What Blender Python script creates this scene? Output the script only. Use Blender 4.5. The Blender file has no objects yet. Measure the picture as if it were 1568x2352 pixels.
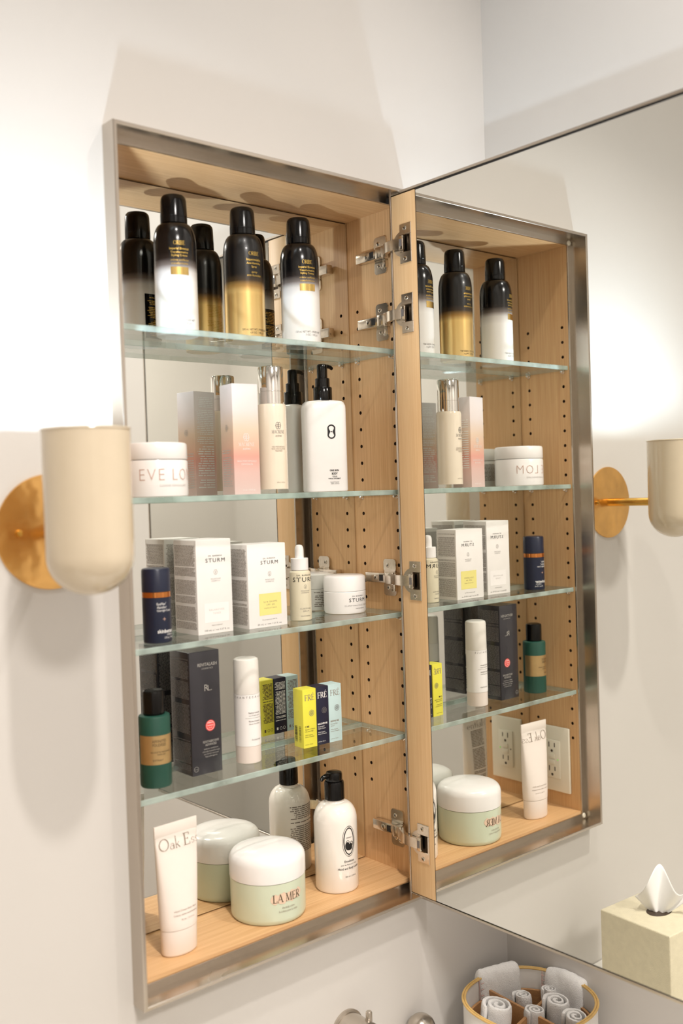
import bpy, bmesh, math, random
from mathutils import Vector, Matrix
random.seed(7)
SC = bpy.context.scene
COL = SC.collection
ZO = 1130.0                      # height of the cabinet's lower edge above the floor (all builders work in mm above it)

# ------------------------------------------------------------------ camera, world, lights, exposure
CAM = Vector((-539.38, -1023.80, 583.58))
YAW, PITCH, ROLL, FPX = 0.7091, -0.0205, -0.0314, 2271.2
_f = Vector((math.sin(YAW)*math.cos(PITCH), math.cos(YAW)*math.cos(PITCH), math.sin(PITCH)))
_r0 = Vector((math.cos(YAW), -math.sin(YAW), 0)); _u0 = _r0.cross(_f)
_r = _r0*math.cos(ROLL) + _u0*math.sin(ROLL); _u = -_r0*math.sin(ROLL) + _u0*math.cos(ROLL)
cam = bpy.data.cameras.new('camera'); camo = bpy.data.objects.new('camera', cam); COL.objects.link(camo)
cam.sensor_fit = 'VERTICAL'; cam.sensor_height = 36; cam.sensor_width = 24; cam.lens = FPX*36/2352
cam.clip_start = .02
m = Matrix((_r, _u, -_f)).transposed().to_4x4(); m.translation = Vector((CAM.x, CAM.y, CAM.z+ZO))*.001
camo.matrix_world = m
cam.dof.use_dof = True; cam.dof.focus_distance = 1.47; cam.dof.aperture_fstop = 3.2
SC.camera = camo

w = bpy.data.worlds.new('world'); SC.world = w; w.use_nodes = True
w.node_tree.nodes['Background'].inputs[0].default_value = (1, .95, .88, 1)
w.node_tree.nodes['Background'].inputs[1].default_value = 0.05

DOWN = [(-158, -896), (480, -650)]       # recessed ceiling lamps (x, y)
DOWN_W = [23, 10]
FLUSH, FILL_W = (-420, -2150), 96        # round fill light added under the ceiling, out of view
DOWN_COL = (1.0, .95, .90)
SCONCE_W, SCONCE_COL = 16., (.66, .83, 1.0)
CEIL = 1900.0
vs = SC.view_settings
vs.view_transform = 'Standard'; vs.look = 'None'; vs.gamma = 1; vs.use_curve_mapping = False
vs.exposure = -1.14
cy = SC.cycles
cy.max_bounces = 9; cy.diffuse_bounces = 3; cy.glossy_bounces = 6; cy.transmission_bounces = 2; cy.transparent_max_bounces = 16
cy.sample_clamp_indirect = 10.0; cy.use_adaptive_sampling = True; cy.adaptive_threshold = .05

# ------------------------------------------------------------------ materials
def lin(c):
    c = c/255 if c > 1 else c
    return c/12.92 if c <= .04045 else ((c+.055)/1.055)**2.4
def rgb(*c): return tuple(lin(x) for x in c)+(1,)
MATS = {}
def newmat(name):
    M_ = bpy.data.materials.new(name); M_.use_nodes = True; nt = M_.node_tree; nt.nodes.clear()
    o = nt.nodes.new('ShaderNodeOutputMaterial'); MATS[name] = M_
    return M_, nt, o
def nd(nt, t, **k):
    n = nt.nodes.new('ShaderNode'+t)
    for a, b in k.items():
        if a.startswith('i_'):
            key = a[2:].replace('_', ' ')
            n.inputs[int(key) if key.isdigit() else key].default_value = b
        else: setattr(n, a, b)
    return n
def ramp(nt, stops, fac, interp='LINEAR'):
    n = nd(nt, 'ValToRGB'); e = n.color_ramp.elements; n.color_ramp.interpolation = interp
    while len(e) < len(stops): e.new(.5)
    for i, (p, c) in enumerate(stops): e[i].position = p; e[i].color = c
    nt.links.new(fac, n.inputs[0]); return n
def plain(name, c, rough=.5, metal=0., vary=.04, scale=60., bump=0., bscale=400., coat=0., stretch=(1, 1, 1), spec=.5, trans=0., sss=0., bdist=.001):
    M_, nt, o = newmat(name); L = nt.links.new
    p = nd(nt, 'BsdfPrincipled'); L(p.outputs[0], o.inputs[0])
    p.inputs['Roughness'].default_value = rough; p.inputs['Metallic'].default_value = metal
    p.inputs['Coat Weight'].default_value = coat; p.inputs['Specular IOR Level'].default_value = spec
    p.inputs['Coat Roughness'].default_value = .04
    p.inputs['Transmission Weight'].default_value = trans
    if sss:
        p.inputs['Subsurface Weight'].default_value = sss; p.inputs['Subsurface Radius'].default_value = (.02, .015, .01); p.inputs['Subsurface Scale'].default_value = .3
    tc = nd(nt, 'TexCoord'); mp = nd(nt, 'Mapping'); mp.inputs['Scale'].default_value = stretch; L(tc.outputs['Object'], mp.inputs[0])
    nz = nd(nt, 'TexNoise', i_Scale=scale, i_Detail=3.); L(mp.outputs[0], nz.inputs['Vector'])
    c4 = rgb(*c)
    r_ = ramp(nt, [(.3, tuple(x*(1-vary) for x in c4[:3])+(1,)), (.7, tuple(min(1, x*(1+vary)) for x in c4[:3])+(1,))], nz.outputs[0])
    L(r_.outputs[0], p.inputs['Base Color'])
    if bump:
        n2 = nd(nt, 'TexNoise', i_Scale=bscale, i_Detail=2.); L(mp.outputs[0], n2.inputs['Vector'])
        b = nd(nt, 'Bump', i_Strength=bump, i_Distance=bdist); L(n2.outputs[0], b.inputs['Height']); L(b.outputs[0], p.inputs['Normal'])
    return M_
def wood(name, axis, dark=(202, 154, 104), light=(226, 184, 134)):
    M_, nt, o = newmat(name); L = nt.links.new
    p = nd(nt, 'BsdfPrincipled'); L(p.outputs[0], o.inputs[0])
    tc = nd(nt, 'TexCoord'); mp = nd(nt, 'Mapping'); L(tc.outputs['Object'], mp.inputs[0])
    s = [420, 420, 420]; s[axis] = 6; mp.inputs['Scale'].default_value = s
    n1 = nd(nt, 'TexNoise', i_Scale=1., i_Detail=5., i_Roughness=.6); L(mp.outputs[0], n1.inputs['Vector'])
    mp2 = nd(nt, 'Mapping'); L(tc.outputs['Object'], mp2.inputs[0]); s2 = [1700, 1700, 1700]; s2[axis] = 22; mp2.inputs['Scale'].default_value = s2
    n2 = nd(nt, 'TexNoise', i_Scale=1., i_Detail=2.); L(mp2.outputs[0], n2.inputs['Vector'])
    mx = nd(nt, 'Math', operation='ADD'); mu = nd(nt, 'Math', operation='MULTIPLY', i_1=.45); L(n2.outputs[0], mu.inputs[0])
    L(n1.outputs[0], mx.inputs[0]); L(mu.outputs[0], mx.inputs[1])
    r_ = ramp(nt, [(.5, rgb(*dark)), (.95, rgb(*light))], mx.outputs[0]); L(r_.outputs[0], p.inputs['Base Color'])
    p.inputs['Roughness'].default_value = .42
    b = nd(nt, 'Bump', i_Strength=.06, i_Distance=.0004); L(n2.outputs[0], b.inputs['Height']); L(b.outputs[0], p.inputs['Normal'])
    return M_
def brushed(name, c, axis, rough=.26):
    M_, nt, o = newmat(name); L = nt.links.new
    p = nd(nt, 'BsdfPrincipled', i_Metallic=1.); L(p.outputs[0], o.inputs[0])
    tc = nd(nt, 'TexCoord'); mp = nd(nt, 'Mapping'); L(tc.outputs['Object'], mp.inputs[0])
    s = [2600, 2600, 2600]; s[axis] = 12; mp.inputs['Scale'].default_value = s
    n1 = nd(nt, 'TexNoise', i_Scale=1., i_Detail=2.); L(mp.outputs[0], n1.inputs['Vector'])
    big = nd(nt, 'TexNoise', i_Scale=14., i_Detail=3.); L(tc.outputs['Object'], big.inputs['Vector'])
    c4 = rgb(*c); r_ = ramp(nt, [(.25, tuple(x*.9 for x in c4[:3])+(1,)), (.75, c4)], n1.outputs[0]); L(r_.outputs[0], p.inputs['Base Color'])
    mr = nd(nt, 'MapRange', i_3=rough*.8, i_4=rough*1.3); L(big.outputs[0], mr.inputs[0]); L(mr.outputs[0], p.inputs['Roughness'])
    b = nd(nt, 'Bump', i_Strength=.12, i_Distance=.0002); L(n1.outputs[0], b.inputs['Height']); L(b.outputs[0], p.inputs['Normal'])
    return M_
def zgrad(name, stops, h, rough=.3, metal=None, coat=0., brush=False):
    """colour printed on the thing, changing along its height; stops (z in mm, sRGB)"""
    M_, nt, o = newmat(name); L = nt.links.new
    p = nd(nt, 'BsdfPrincipled', i_Roughness=rough); L(p.outputs[0], o.inputs[0]); p.inputs['Coat Weight'].default_value = coat
    tc = nd(nt, 'TexCoord'); sx = nd(nt, 'SeparateXYZ'); L(tc.outputs['Object'], sx.inputs[0])
    nz = nd(nt, 'TexNoise', i_Scale=2500., i_Detail=1.); L(tc.outputs['Object'], nz.inputs['Vector'])
    a = nd(nt, 'MapRange', i_1=0., i_2=h*.001); L(sx.outputs[2], a.inputs[0])
    s = nd(nt, 'Math', operation='MULTIPLY_ADD', i_1=.02, i_2=-.01); L(nz.outputs[0], s.inputs[0])
    ad = nd(nt, 'Math', operation='ADD'); L(a.outputs[0], ad.inputs[0]); L(s.outputs[0], ad.inputs[1])
    r_ = ramp(nt, [(z/h, rgb(*c)) for z, c in stops], ad.outputs[0]); L(r_.outputs[0], p.inputs['Base Color'])
    if metal:
        r2 = ramp(nt, [(z/h, (v, v, v, 1)) for z, v in metal], ad.outputs[0]); L(r2.outputs[0], p.inputs['Metallic'])
    return M_
def glassy(name, tint, ior_f=.04, rough=.0, milk=0., milkc=(255, 255, 255), power=5):
    """clear sheet: lets light straight through, mirrors a little, more at grazing angles"""
    M_, nt, o = newmat(name); L = nt.links.new
    t = nd(nt, 'BsdfTransparent'); t.inputs[0].default_value = tint+(1,)
    g = nd(nt, 'BsdfGlossy', i_Roughness=rough)
    lw = nd(nt, 'LayerWeight', i_Blend=.5)
    pw = nd(nt, 'Math', operation='POWER', i_1=float(power)); L(lw.outputs['Facing'], pw.inputs[0])
    ma = nd(nt, 'Math', operation='MULTIPLY_ADD', i_1=1-ior_f, i_2=ior_f); L(pw.outputs[0], ma.inputs[0])
    base = t
    if milk:
        d = nd(nt, 'BsdfPrincipled', i_Roughness=.25); d.inputs['Base Color'].default_value = rgb(*milkc)
        mm = nd(nt, 'MixShader', i_0=milk); L(t.outputs[0], mm.inputs[1]); L(d.outputs[0], mm.inputs[2]); base = mm
    mx = nd(nt, 'MixShader'); L(ma.outputs[0], mx.inputs[0]); L(base.outputs[0], mx.inputs[1]); L(g.outputs[0], mx.inputs[2])
    L(mx.outputs[0], o.inputs[0]); return M_
def emis(name, c, s):
    M_, nt, o = newmat(name); e = nd(nt, 'Emission', i_Strength=s); e.inputs[0].default_value = tuple(c)+(1,); nt.links.new(e.outputs[0], o.inputs[0]); M_.cycles.emission_sampling = 'NONE'; return M_

plain('paint', (210, 205, 199), .55, vary=.012, scale=5, bump=.03, bscale=900)
plain('ceiling_paint', (228, 226, 222), .7, vary=.01, scale=5)
plain('tile', (176, 170, 160), .4, vary=.06, scale=8)
plain('stone', (232, 228, 220), .22, vary=.05, scale=12)
wood('oak_z', 2); wood('oak_x', 0); wood('oak_door', 2, (222, 180, 130), (233, 196, 148))
wood('divider', 0, (176, 128, 84), (200, 152, 102))
brushed('steel_x', (200, 190, 178), 0, .24); brushed('steel_z', (200, 190, 178), 2, .24); brushed('steel_y', (200, 190, 178), 1, .24)
brushed('nickel', (205, 196, 184), 0, .22)
plain('dark_gap', (30, 27, 24), .6)
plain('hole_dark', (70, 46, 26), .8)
plain('black_rubber', (20, 19, 18), .5)
plain('mirror', (238, 239, 235), .0, metal=1., vary=.0)
plain('chrome', (235, 232, 228), .045, metal=1., vary=.01)
plain('hinge_steel', (222, 213, 200), .2, metal=1., vary=.06, scale=300)
plain('screw_steel', (222, 216, 204), .22, metal=1.)
plain('dark_steel', (60, 52, 44), .3, metal=1.)
plain('grey_plastic', (112, 106, 104), .45)
plain('brass', (234, 184, 112), .24, metal=1., vary=.16, scale=16, bump=.6, bscale=24, bdist=.006)
plain('brass_rod', (214, 168, 84), .24, metal=1., vary=.05)
plain('ceramic', (212, 196, 170), .16, vary=.02, scale=30, coat=.6, bump=.02, bscale=120)
plain('ivory', (240, 232, 214), .35, vary=.01)
plain('slot', (66, 52, 40), .6)
emis('green_led', (.25, 1, .1), 1.6)
glassy('glass', (.965, .985, .972))
M_, nt, o = newmat('glass_edge')
_p = nd(nt, 'BsdfPrincipled', i_Roughness=.06); _p.inputs['Base Color'].default_value = rgb(190, 207, 198); _p.inputs['Coat Weight'].default_value = .5
_t = nd(nt, 'BsdfTransparent'); _t.inputs[0].default_value = (.84, .92, .885, 1)
_nz = nd(nt, 'TexNoise', i_Scale=30., i_Detail=2.); _tc = nd(nt, 'TexCoord'); nt.links.new(_tc.outputs['Object'], _nz.inputs['Vector'])
_mr = nd(nt, 'MapRange', i_1=.3, i_2=.7, i_3=.35, i_4=.75); nt.links.new(_nz.outputs[0], _mr.inputs[0])
_m = nd(nt, 'MixShader'); nt.links.new(_mr.outputs[0], _m.inputs[0]); nt.links.new(_t.outputs[0], _m.inputs[1]); nt.links.new(_p.outputs[0], _m.inputs[2]); nt.links.new(_m.outputs[0], o.inputs[0])

plain('cap_black', (9, 8, 8), .14, spec=.35)
plain('gold_ink', (214, 176, 88), .3, metal=.6)
plain('gold_foil', (222, 190, 118), .25, metal=1.)
plain('black_ink', (18, 17, 17), .5); plain('grey_ink', (128, 122, 118), .6); plain('pale_ink', (196, 188, 182), .6)
plain('soft_ink', (206, 196, 188), .6)
plain('white_ink', (245, 242, 238), .5); plain('silver_ink', (190, 186, 180), .35, metal=.5); plain('copper_ink', (206, 168, 150), .4)
plain('brown_ink', (86, 70, 48), .5); plain('tan_ink', (150, 134, 118), .6); plain('micro_ink', (142, 130, 120), .6)
plain('white_plastic', (246, 242, 238), .22, vary=.01, coat=.3)
plain('white_matte', (246, 241, 237), .42, vary=.01)
plain('cream_glass', (238, 224, 202), .14, vary=.01, coat=.5)
plain('card_white', (244, 239, 234), .5, vary=.01)
plain('card_yellow', (236, 226, 74), .42, vary=.01); plain('label_yellow', (238, 226, 140), .5, vary=.01)
plain('card_navy', (30, 31, 54), .38, vary=.02); plain('card_blue', (196, 219, 218), .42, vary=.01)
plain('navy_plastic', (28, 34, 56), .34, vary=.02); plain('copper_ring', (226, 146, 82), .12, metal=1.)
plain('charcoal_card', (44, 42, 48), .22, vary=.03, coat=.35, bump=.05, bscale=120)
plain('red_seal', (232, 74, 66), .45)
plain('green_paint', (30, 76, 62), .5, vary=.03, bump=.03, bscale=1500)
plain('bronze_label', (206, 174, 122), .32, metal=.75, vary=.05)
plain('sage_plastic', (212, 220, 194), .3, vary=.01, coat=.3)
plain('peach_brush', (232, 202, 176), .5, vary=.03)
plain('frosted_white', (240, 234, 226), .38, vary=.01)
plain('frosted_pink', (236, 222, 212), .35, vary=.01)
plain('serum_glass', (224, 214, 186), .3, vary=.02, coat=.2)
plain('lotion', (248, 240, 230), .12, vary=.01, coat=.7)
plain('cream_tube', (246, 234, 224), .34, vary=.01)
plain('terry', (250, 248, 245), .95, vary=.03, scale=300, bump=1., bscale=900)
plain('stitch', (206, 172, 164), .9)
plain('bamboo', (214, 176, 108), .4, vary=.12, scale=60)
plain('lacquer', (240, 236, 230), .35, vary=.01)
plain('shagreen', (226, 216, 188), .42, vary=.04, scale=90, bump=.6, bscale=700)
plain('tissue_paper', (250, 248, 246), .9, vary=.01)
emis('bulb', SCONCE_COL, 14.)
emis('lamp_lens', DOWN_COL, 4.)
glassy('clear_base', (.9, .9, .88), .08)
zgrad('can_white', [(0, (236, 232, 226)), (66, (232, 228, 222)), (78, (206, 200, 194)), (86, (112, 102, 96)), (94, (36, 29, 26)), (102, (12, 10, 10)), (150, (10, 8, 8))], 150, .17)
zgrad('can_gold', [(0, (242, 210, 144)), (62, (236, 200, 128)), (70, (166, 126, 66)), (78, (56, 40, 22)), (86, (14, 11, 9)), (150, (10, 8, 8))], 150, .3, metal=[(0, .92), (60, .92), (80, .1), (150, 0)], coat=.2)
zgrad('peach_card', [(0, (232, 208, 200)), (30, (234, 196, 186)), (50, (236, 172, 156)), (62, (234, 190, 166)), (85, (232, 206, 182)), (110, (228, 214, 208)), (145, (226, 216, 212))], 145, .45)

# ------------------------------------------------------------------ mesh builder (mm)
class MB:
    def __init__(s): s.v = []; s.f = []; s.mi = []
    def add(s, vs, fs, mi=0):
        n = len(s.v); s.v += [tuple(v) for v in vs]; s.f += [tuple(i+n for i in f) for f in fs]; s.mi += [mi]*len(fs); return s
    def box(s, x0, x1, y0, y1, z0, z1, mi=0):
        return s.add([(x, y, z) for z in (z0, z1) for y in (y0, y1) for x in (x0, x1)],
                     [(0, 2, 3, 1), (4, 5, 7, 6), (0, 1, 5, 4), (2, 6, 7, 3), (0, 4, 6, 2), (1, 3, 7, 5)], mi)
    def rbox(s, x0, x1, y0, y1, z0, z1, b=1., seg=2, mi=0):
        bm = bmesh.new(); bmesh.ops.create_cube(bm, size=1)
        for v in bm.verts: v.co = Vector(((x0+x1)/2+v.co.x*(x1-x0), (y0+y1)/2+v.co.y*(y1-y0), (z0+z1)/2+v.co.z*(z1-z0)))
        bmesh.ops.bevel(bm, geom=bm.edges[:], offset=b, segments=seg, profile=.5, affect='EDGES')
        bm.verts.index_update(); s.add([v.co[:] for v in bm.verts], [[v.index for v in f.verts] for f in bm.faces], mi); bm.free(); return s
    def lathe(s, prof, n=48, c=(0, 0, 0), axis='z', cap=True, mi=0, sx=1., sy=1.):
        vs, fs = [], []
        for r, z in prof:
            for k in range(n):
                a = 2*math.pi*k/n; p = (r*math.cos(a)*sx, r*math.sin(a)*sy, z)
                if axis == 'y': p = (p[0], -p[2], p[1])
                elif axis == 'x': p = (p[2], p[0], p[1])
                vs.append((p[0]+c[0], p[1]+c[1], p[2]+c[2]))
        for i in range(len(prof)-1):
            for k in range(n): fs.append((i*n+k, i*n+(k+1) % n, (i+1)*n+(k+1) % n, (i+1)*n+k))
        if cap:
            if prof[0][0] > .01: fs.append(tuple(reversed(range(n))))
            if prof[-1][0] > .01: fs.append(tuple(range((len(prof)-1)*n, len(prof)*n)))
        return s.add(vs, fs, mi)
    def prism(s, poly, a, b, axis='z', mi=0):
        """poly (u,v) extruded a..b along axis; axis z:(x,y) y:(x,z) x:(y,z)"""
        n = len(poly); P = {'z': lambda u, v, t: (u, v, t), 'y': lambda u, v, t: (u, t, v), 'x': lambda u, v, t: (t, u, v)}[axis]
        vs = [P(u, v, a) for u, v in poly]+[P(u, v, b) for u, v in poly]
        return s.add(vs, [tuple(reversed(range(n))), tuple(range(n, 2*n))]+[(i, (i+1) % n, n+(i+1) % n, n+i) for i in range(n)], mi)
    def loft(s, rings, mi=0, cap=True):
        n = len(rings[0]); vs = [p for r in rings for p in r]; fs = []
        for i in range(len(rings)-1):
            for k in range(n): fs.append((i*n+k, i*n+(k+1) % n, (i+1)*n+(k+1) % n, (i+1)*n+k))
        if cap: fs += [tuple(reversed(range(n))), tuple(range((len(rings)-1)*n, len(rings)*n))]
        return s.add(vs, fs, mi)
    def tube(s, pts, r, n=10, mi=0, closed=False, cap=True):
        pts = [Vector(p) for p in pts]; rings = []
        R = r if isinstance(r, (list, tuple)) else [r]*len(pts)
        up = Vector((0, 0, 1)); N = len(pts)
        for i, p in enumerate(pts):
            a = pts[(i-1) % N] if (i or closed) else p; b = pts[(i+1) % N] if (i < N-1 or closed) else p
            t = (b-a).normalized(); x = t.cross(up)
            if x.length < .1: x = t.cross(Vector((0, 1, 0)))
            x.normalize(); y = x.cross(t)
            rings.append([tuple(p+x*R[i]*math.cos(2*math.pi*k/n)+y*R[i]*math.sin(2*math.pi*k/n)) for k in range(n)])
        if closed: rings.append(rings[0])
        return s.loft(rings, mi, cap and not closed)
    def build(s, name, mats, parent=None, loc=(0, 0, 0), rz=0., smooth=True, angle=32):
        me = bpy.data.meshes.new(name); me.from_pydata([(x*.001, y*.001, z*.001) for x, y, z in s.v], [], s.f)
        bm = bmesh.new(); bm.from_mesh(me); bmesh.ops.recalc_face_normals(bm, faces=bm.faces[:]); bm.to_mesh(me); bm.free()
        mats = [mats] if isinstance(mats, str) else mats
        for m_ in mats: me.materials.append(MATS[m_])
        if len(mats) > 1: me.polygons.foreach_set('material_index', s.mi)
        if smooth:
            me.polygons.foreach_set('use_smooth', [True]*len(me.polygons)); me.set_sharp_from_angle(angle=math.radians(angle))
        ob = bpy.data.objects.new(name, me); COL.objects.link(ob)
        if parent is not None: ob.parent = parent; ob.location = tuple(c*.001 for c in loc)
        else: ob.location = (loc[0]*.001, loc[1]*.001, (loc[2]+ZO)*.001)
        ob.rotation_euler.z = rz
        return ob
    def print_(s, name, mat, parent):            # ink: no normal recalculation, no smoothing
        me = bpy.data.meshes.new(name); me.from_pydata([(x*.001, y*.001, z*.001) for x, y, z in s.v], [], s.f)
        me.materials.append(MATS[mat]); ob = bpy.data.objects.new(name, me); COL.objects.link(ob); ob.parent = parent; return ob
def tag(o, label=None, cat=None, group=None, kind=None):
    if label: o['label'] = label
    if cat: o['category'] = cat
    if group: o['group'] = group
    if kind: o['kind'] = kind
    return o
def thing(name, loc, rz, label, cat, group=None):
    o = bpy.data.objects.new(name, None); COL.objects.link(o); o.empty_display_size = .02
    o.location = (loc[0]*.001, loc[1]*.001, (loc[2]+ZO)*.001); o.rotation_euler.z = rz
    return tag(o, label, cat, group)
def arc(cx, cy, rx, ry, a0, a1, n):
    return [(cx+rx*math.cos(math.radians(a0+(a1-a0)*i/n)), cy+ry*math.sin(math.radians(a0+(a1-a0)*i/n))) for i in range(n+1)]
def rrect(x0, x1, y0, y1, r, n=5):
    return arc(x1-r, y1-r, r, r, 0, 90, n)+arc(x0+r, y1-r, r, r, 90, 180, n)+arc(x0+r, y0+r, r, r, 180, 270, n)+arc(x1-r, y0+r, r, r, 270, 360, n)

# ------------------------------------------------------------------ lettering
_cu = bpy.data.curves.new('glyphs', 'FONT'); _tob = bpy.data.objects.new('glyphs', _cu)
def glyphs(body, spacing=1., bold=0.):
    _cu.body = body; _cu.size = 1; _cu.space_character = spacing; _cu.offset = bold; _cu.resolution_u = 2; _cu.align_x = 'LEFT'
    me = bpy.data.meshes.new_from_object(_tob); vs = [(v.co.x, v.co.y) for v in me.vertices]; fs = [tuple(p.vertices) for p in me.polygons]
    bpy.data.meshes.remove(me); return vs, fs
_h = glyphs('H')[0]; CAPH = max(v[1] for v in _h)-min(v[1] for v in _h)
T_, t_ = .13, .045
SER = {
 'L': (.68, [('l', .16, 0, .16, 1, T_), ('l', .02, .98, .3, .98, t_), ('l', .02, .02, .6, .02, t_), ('l', .6, 0, .6, .26, t_)]),
 'A': (.86, [('l', .4, 1, .08, 0, t_), ('l', .4, 1, .72, 0, T_), ('l', .18, .34, .6, .34, t_), ('l', -.02, .02, .18, .02, t_), ('l', .58, .02, .86, .02, t_)]),
 'M': (1.04, [('l', .13, 0, .17, 1, t_), ('l', .17, 1, .5, .05, T_), ('l', .5, .05, .84, 1, t_), ('l', .87, 0, .84, 1, T_), ('l', .02, .02, .24, .02, t_), ('l', .74, .02, 1., .02, t_), ('l', .02, .98, .2, .98, t_), ('l', .8, .98, .98, .98, t_)]),
 'E': (.7, [('l', .16, 0, .16, 1, T_), ('l', .02, .98, .56, .98, t_), ('l', .02, .02, .6, .02, t_), ('l', .16, .52, .44, .52, t_), ('l', .56, .78, .56, 1, t_), ('l', .6, 0, .6, .24, t_), ('l', .44, .42, .44, .62, t_)]),
 'F': (.64, [('l', .16, 0, .16, 1, T_), ('l', .02, .98, .56, .98, t_), ('l', .02, .02, .3, .02, t_), ('l', .16, .52, .44, .52, t_), ('l', .56, .78, .56, 1, t_), ('l', .44, .42, .44, .62, t_)]),
 'R': (.76, [('l', .16, 0, .16, 1, T_), ('l', .02, .98, .32, .98, t_), ('l', .02, .02, .3, .02, t_), ('l', .16, .5, .32, .5, t_), ('a', .32, .74, .24, .24, -90, 90, T_*.9), ('l', .34, .5, .68, .02, T_), ('l', .6, .02, .8, .02, t_)]),
 'B': (.72, [('l', .16, 0, .16, 1, T_), ('l', .02, .98, .32, .98, t_), ('l', .02, .02, .34, .02, t_), ('l', .16, .52, .32, .52, t_), ('a', .32, .75, .22, .23, -90, 90, T_*.8), ('a', .34, .27, .26, .25, -90, 90, T_*.9)]),
 'I': (.34, [('l', .17, 0, .17, 1, T_), ('l', .03, .98, .31, .98, t_), ('l', .03, .02, .31, .02, t_)]),
 'C': (.84, [('a', .45, .5, .38, .48, 48, 312, T_*.85), ('l', .71, .68, .71, .98, t_)]),
 'O': (.94, [('a', .46, .5, .4, .48, 0, 360, T_*.8)]),
 'N': (.92, [('l', .14, 0, .14, 1, t_), ('l', .14, .98, .74, .02, T_), ('l', .76, 0, .76, 1, t_), ('l', .02, .02, .26, .02, t_), ('l', .02, .98, .18, .98, t_), ('l', .64, .98, .88, .98, t_)]),
 'a': (.5, [('a', .22, .16, .16, .15, 0, 360, .06), ('l', .4, 0, .4, .36, .07), ('a', .25, .34, .15, .13, 0, 160, .06)]),
 'k': (.48, [('l', .1, 0, .1, 1, .07), ('l', .1, .22, .38, .48, t_), ('l', .2, .3, .44, .0, .07), ('l', .02, .02, .18, .02, t_)]),
 's': (.4, [('a', .19, .36, .12, .11, 20, 250, .055), ('a', .19, .13, .13, .12, -160, 80, .055)]),
 'e': (.46, [('a', .22, .24, .18, .23, 0, 310, .06), ('l', .05, .26, .4, .26, t_)]),
 'n': (.54, [('l', .1, 0, .1, .5, .07), ('a', .25, .3, .16, .18, 0, 170, .06), ('l', .41, 0, .41, .32, .07)]),
 't': (.34, [('l', .15, .04, .15, .68, .07), ('l', .02, .47, .3, .47, t_)]),
 'i': (.24, [('l', .11, 0, .11, .48, .07), ('l', .11, .62, .11, .7, .08)]),
 'l': (.24, [('l', .11, 0, .11, 1, .07)]), ' ': (.3, []),
}
SER['\u00c9'] = (SER['E'][0], SER['E'][1]+[('l', .28, 1.1, .42, 1.28, .07)])
def serif(body, spacing=1., thick=1.):
    vs, fs, x = [], [], 0.
    def quad(a, b, c, d):
        n = len(vs); vs.extend([a, b, c, d]); fs.append((n, n+1, n+2, n+3))
    for ch in body:
        adv, st = SER[ch]
        for q in st:
            if q[0] == 'l':
                _, x0, y0, x1, y1, w_ = q; w_ *= thick; L = math.hypot(x1-x0, y1-y0); px, py = -(y1-y0)/L*w_/2, (x1-x0)/L*w_/2
                for i in range(2):
                    ax, ay, bx, by = x0+(x1-x0)*i/2, y0+(y1-y0)*i/2, x0+(x1-x0)*(i+1)/2, y0+(y1-y0)*(i+1)/2
                    quad((x+ax-px, ay-py), (x+bx-px, by-py), (x+bx+px, by+py), (x+ax+px, ay+py))
            else:
                _, cx, cy, rx, ry, a0, a1, w_ = q; w_ *= thick; n = max(6, int(abs(a1-a0)/18))
                for i in range(n):
                    pr = []
                    for k in (i, i+1):
                        a = math.radians(a0+(a1-a0)*k/n); ww = w_*(.35+.65*abs(math.cos(a)))
                        pr.append(((x+cx+(rx-ww/2)*math.cos(a), cy+(ry-ww/2)*math.sin(a)), (x+cx+(rx+ww/2)*math.cos(a), cy+(ry+ww/2)*math.sin(a))))
                    quad(pr[0][0], pr[0][1], pr[1][1], pr[1][0])
        x += adv*spacing
    return vs, fs
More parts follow.
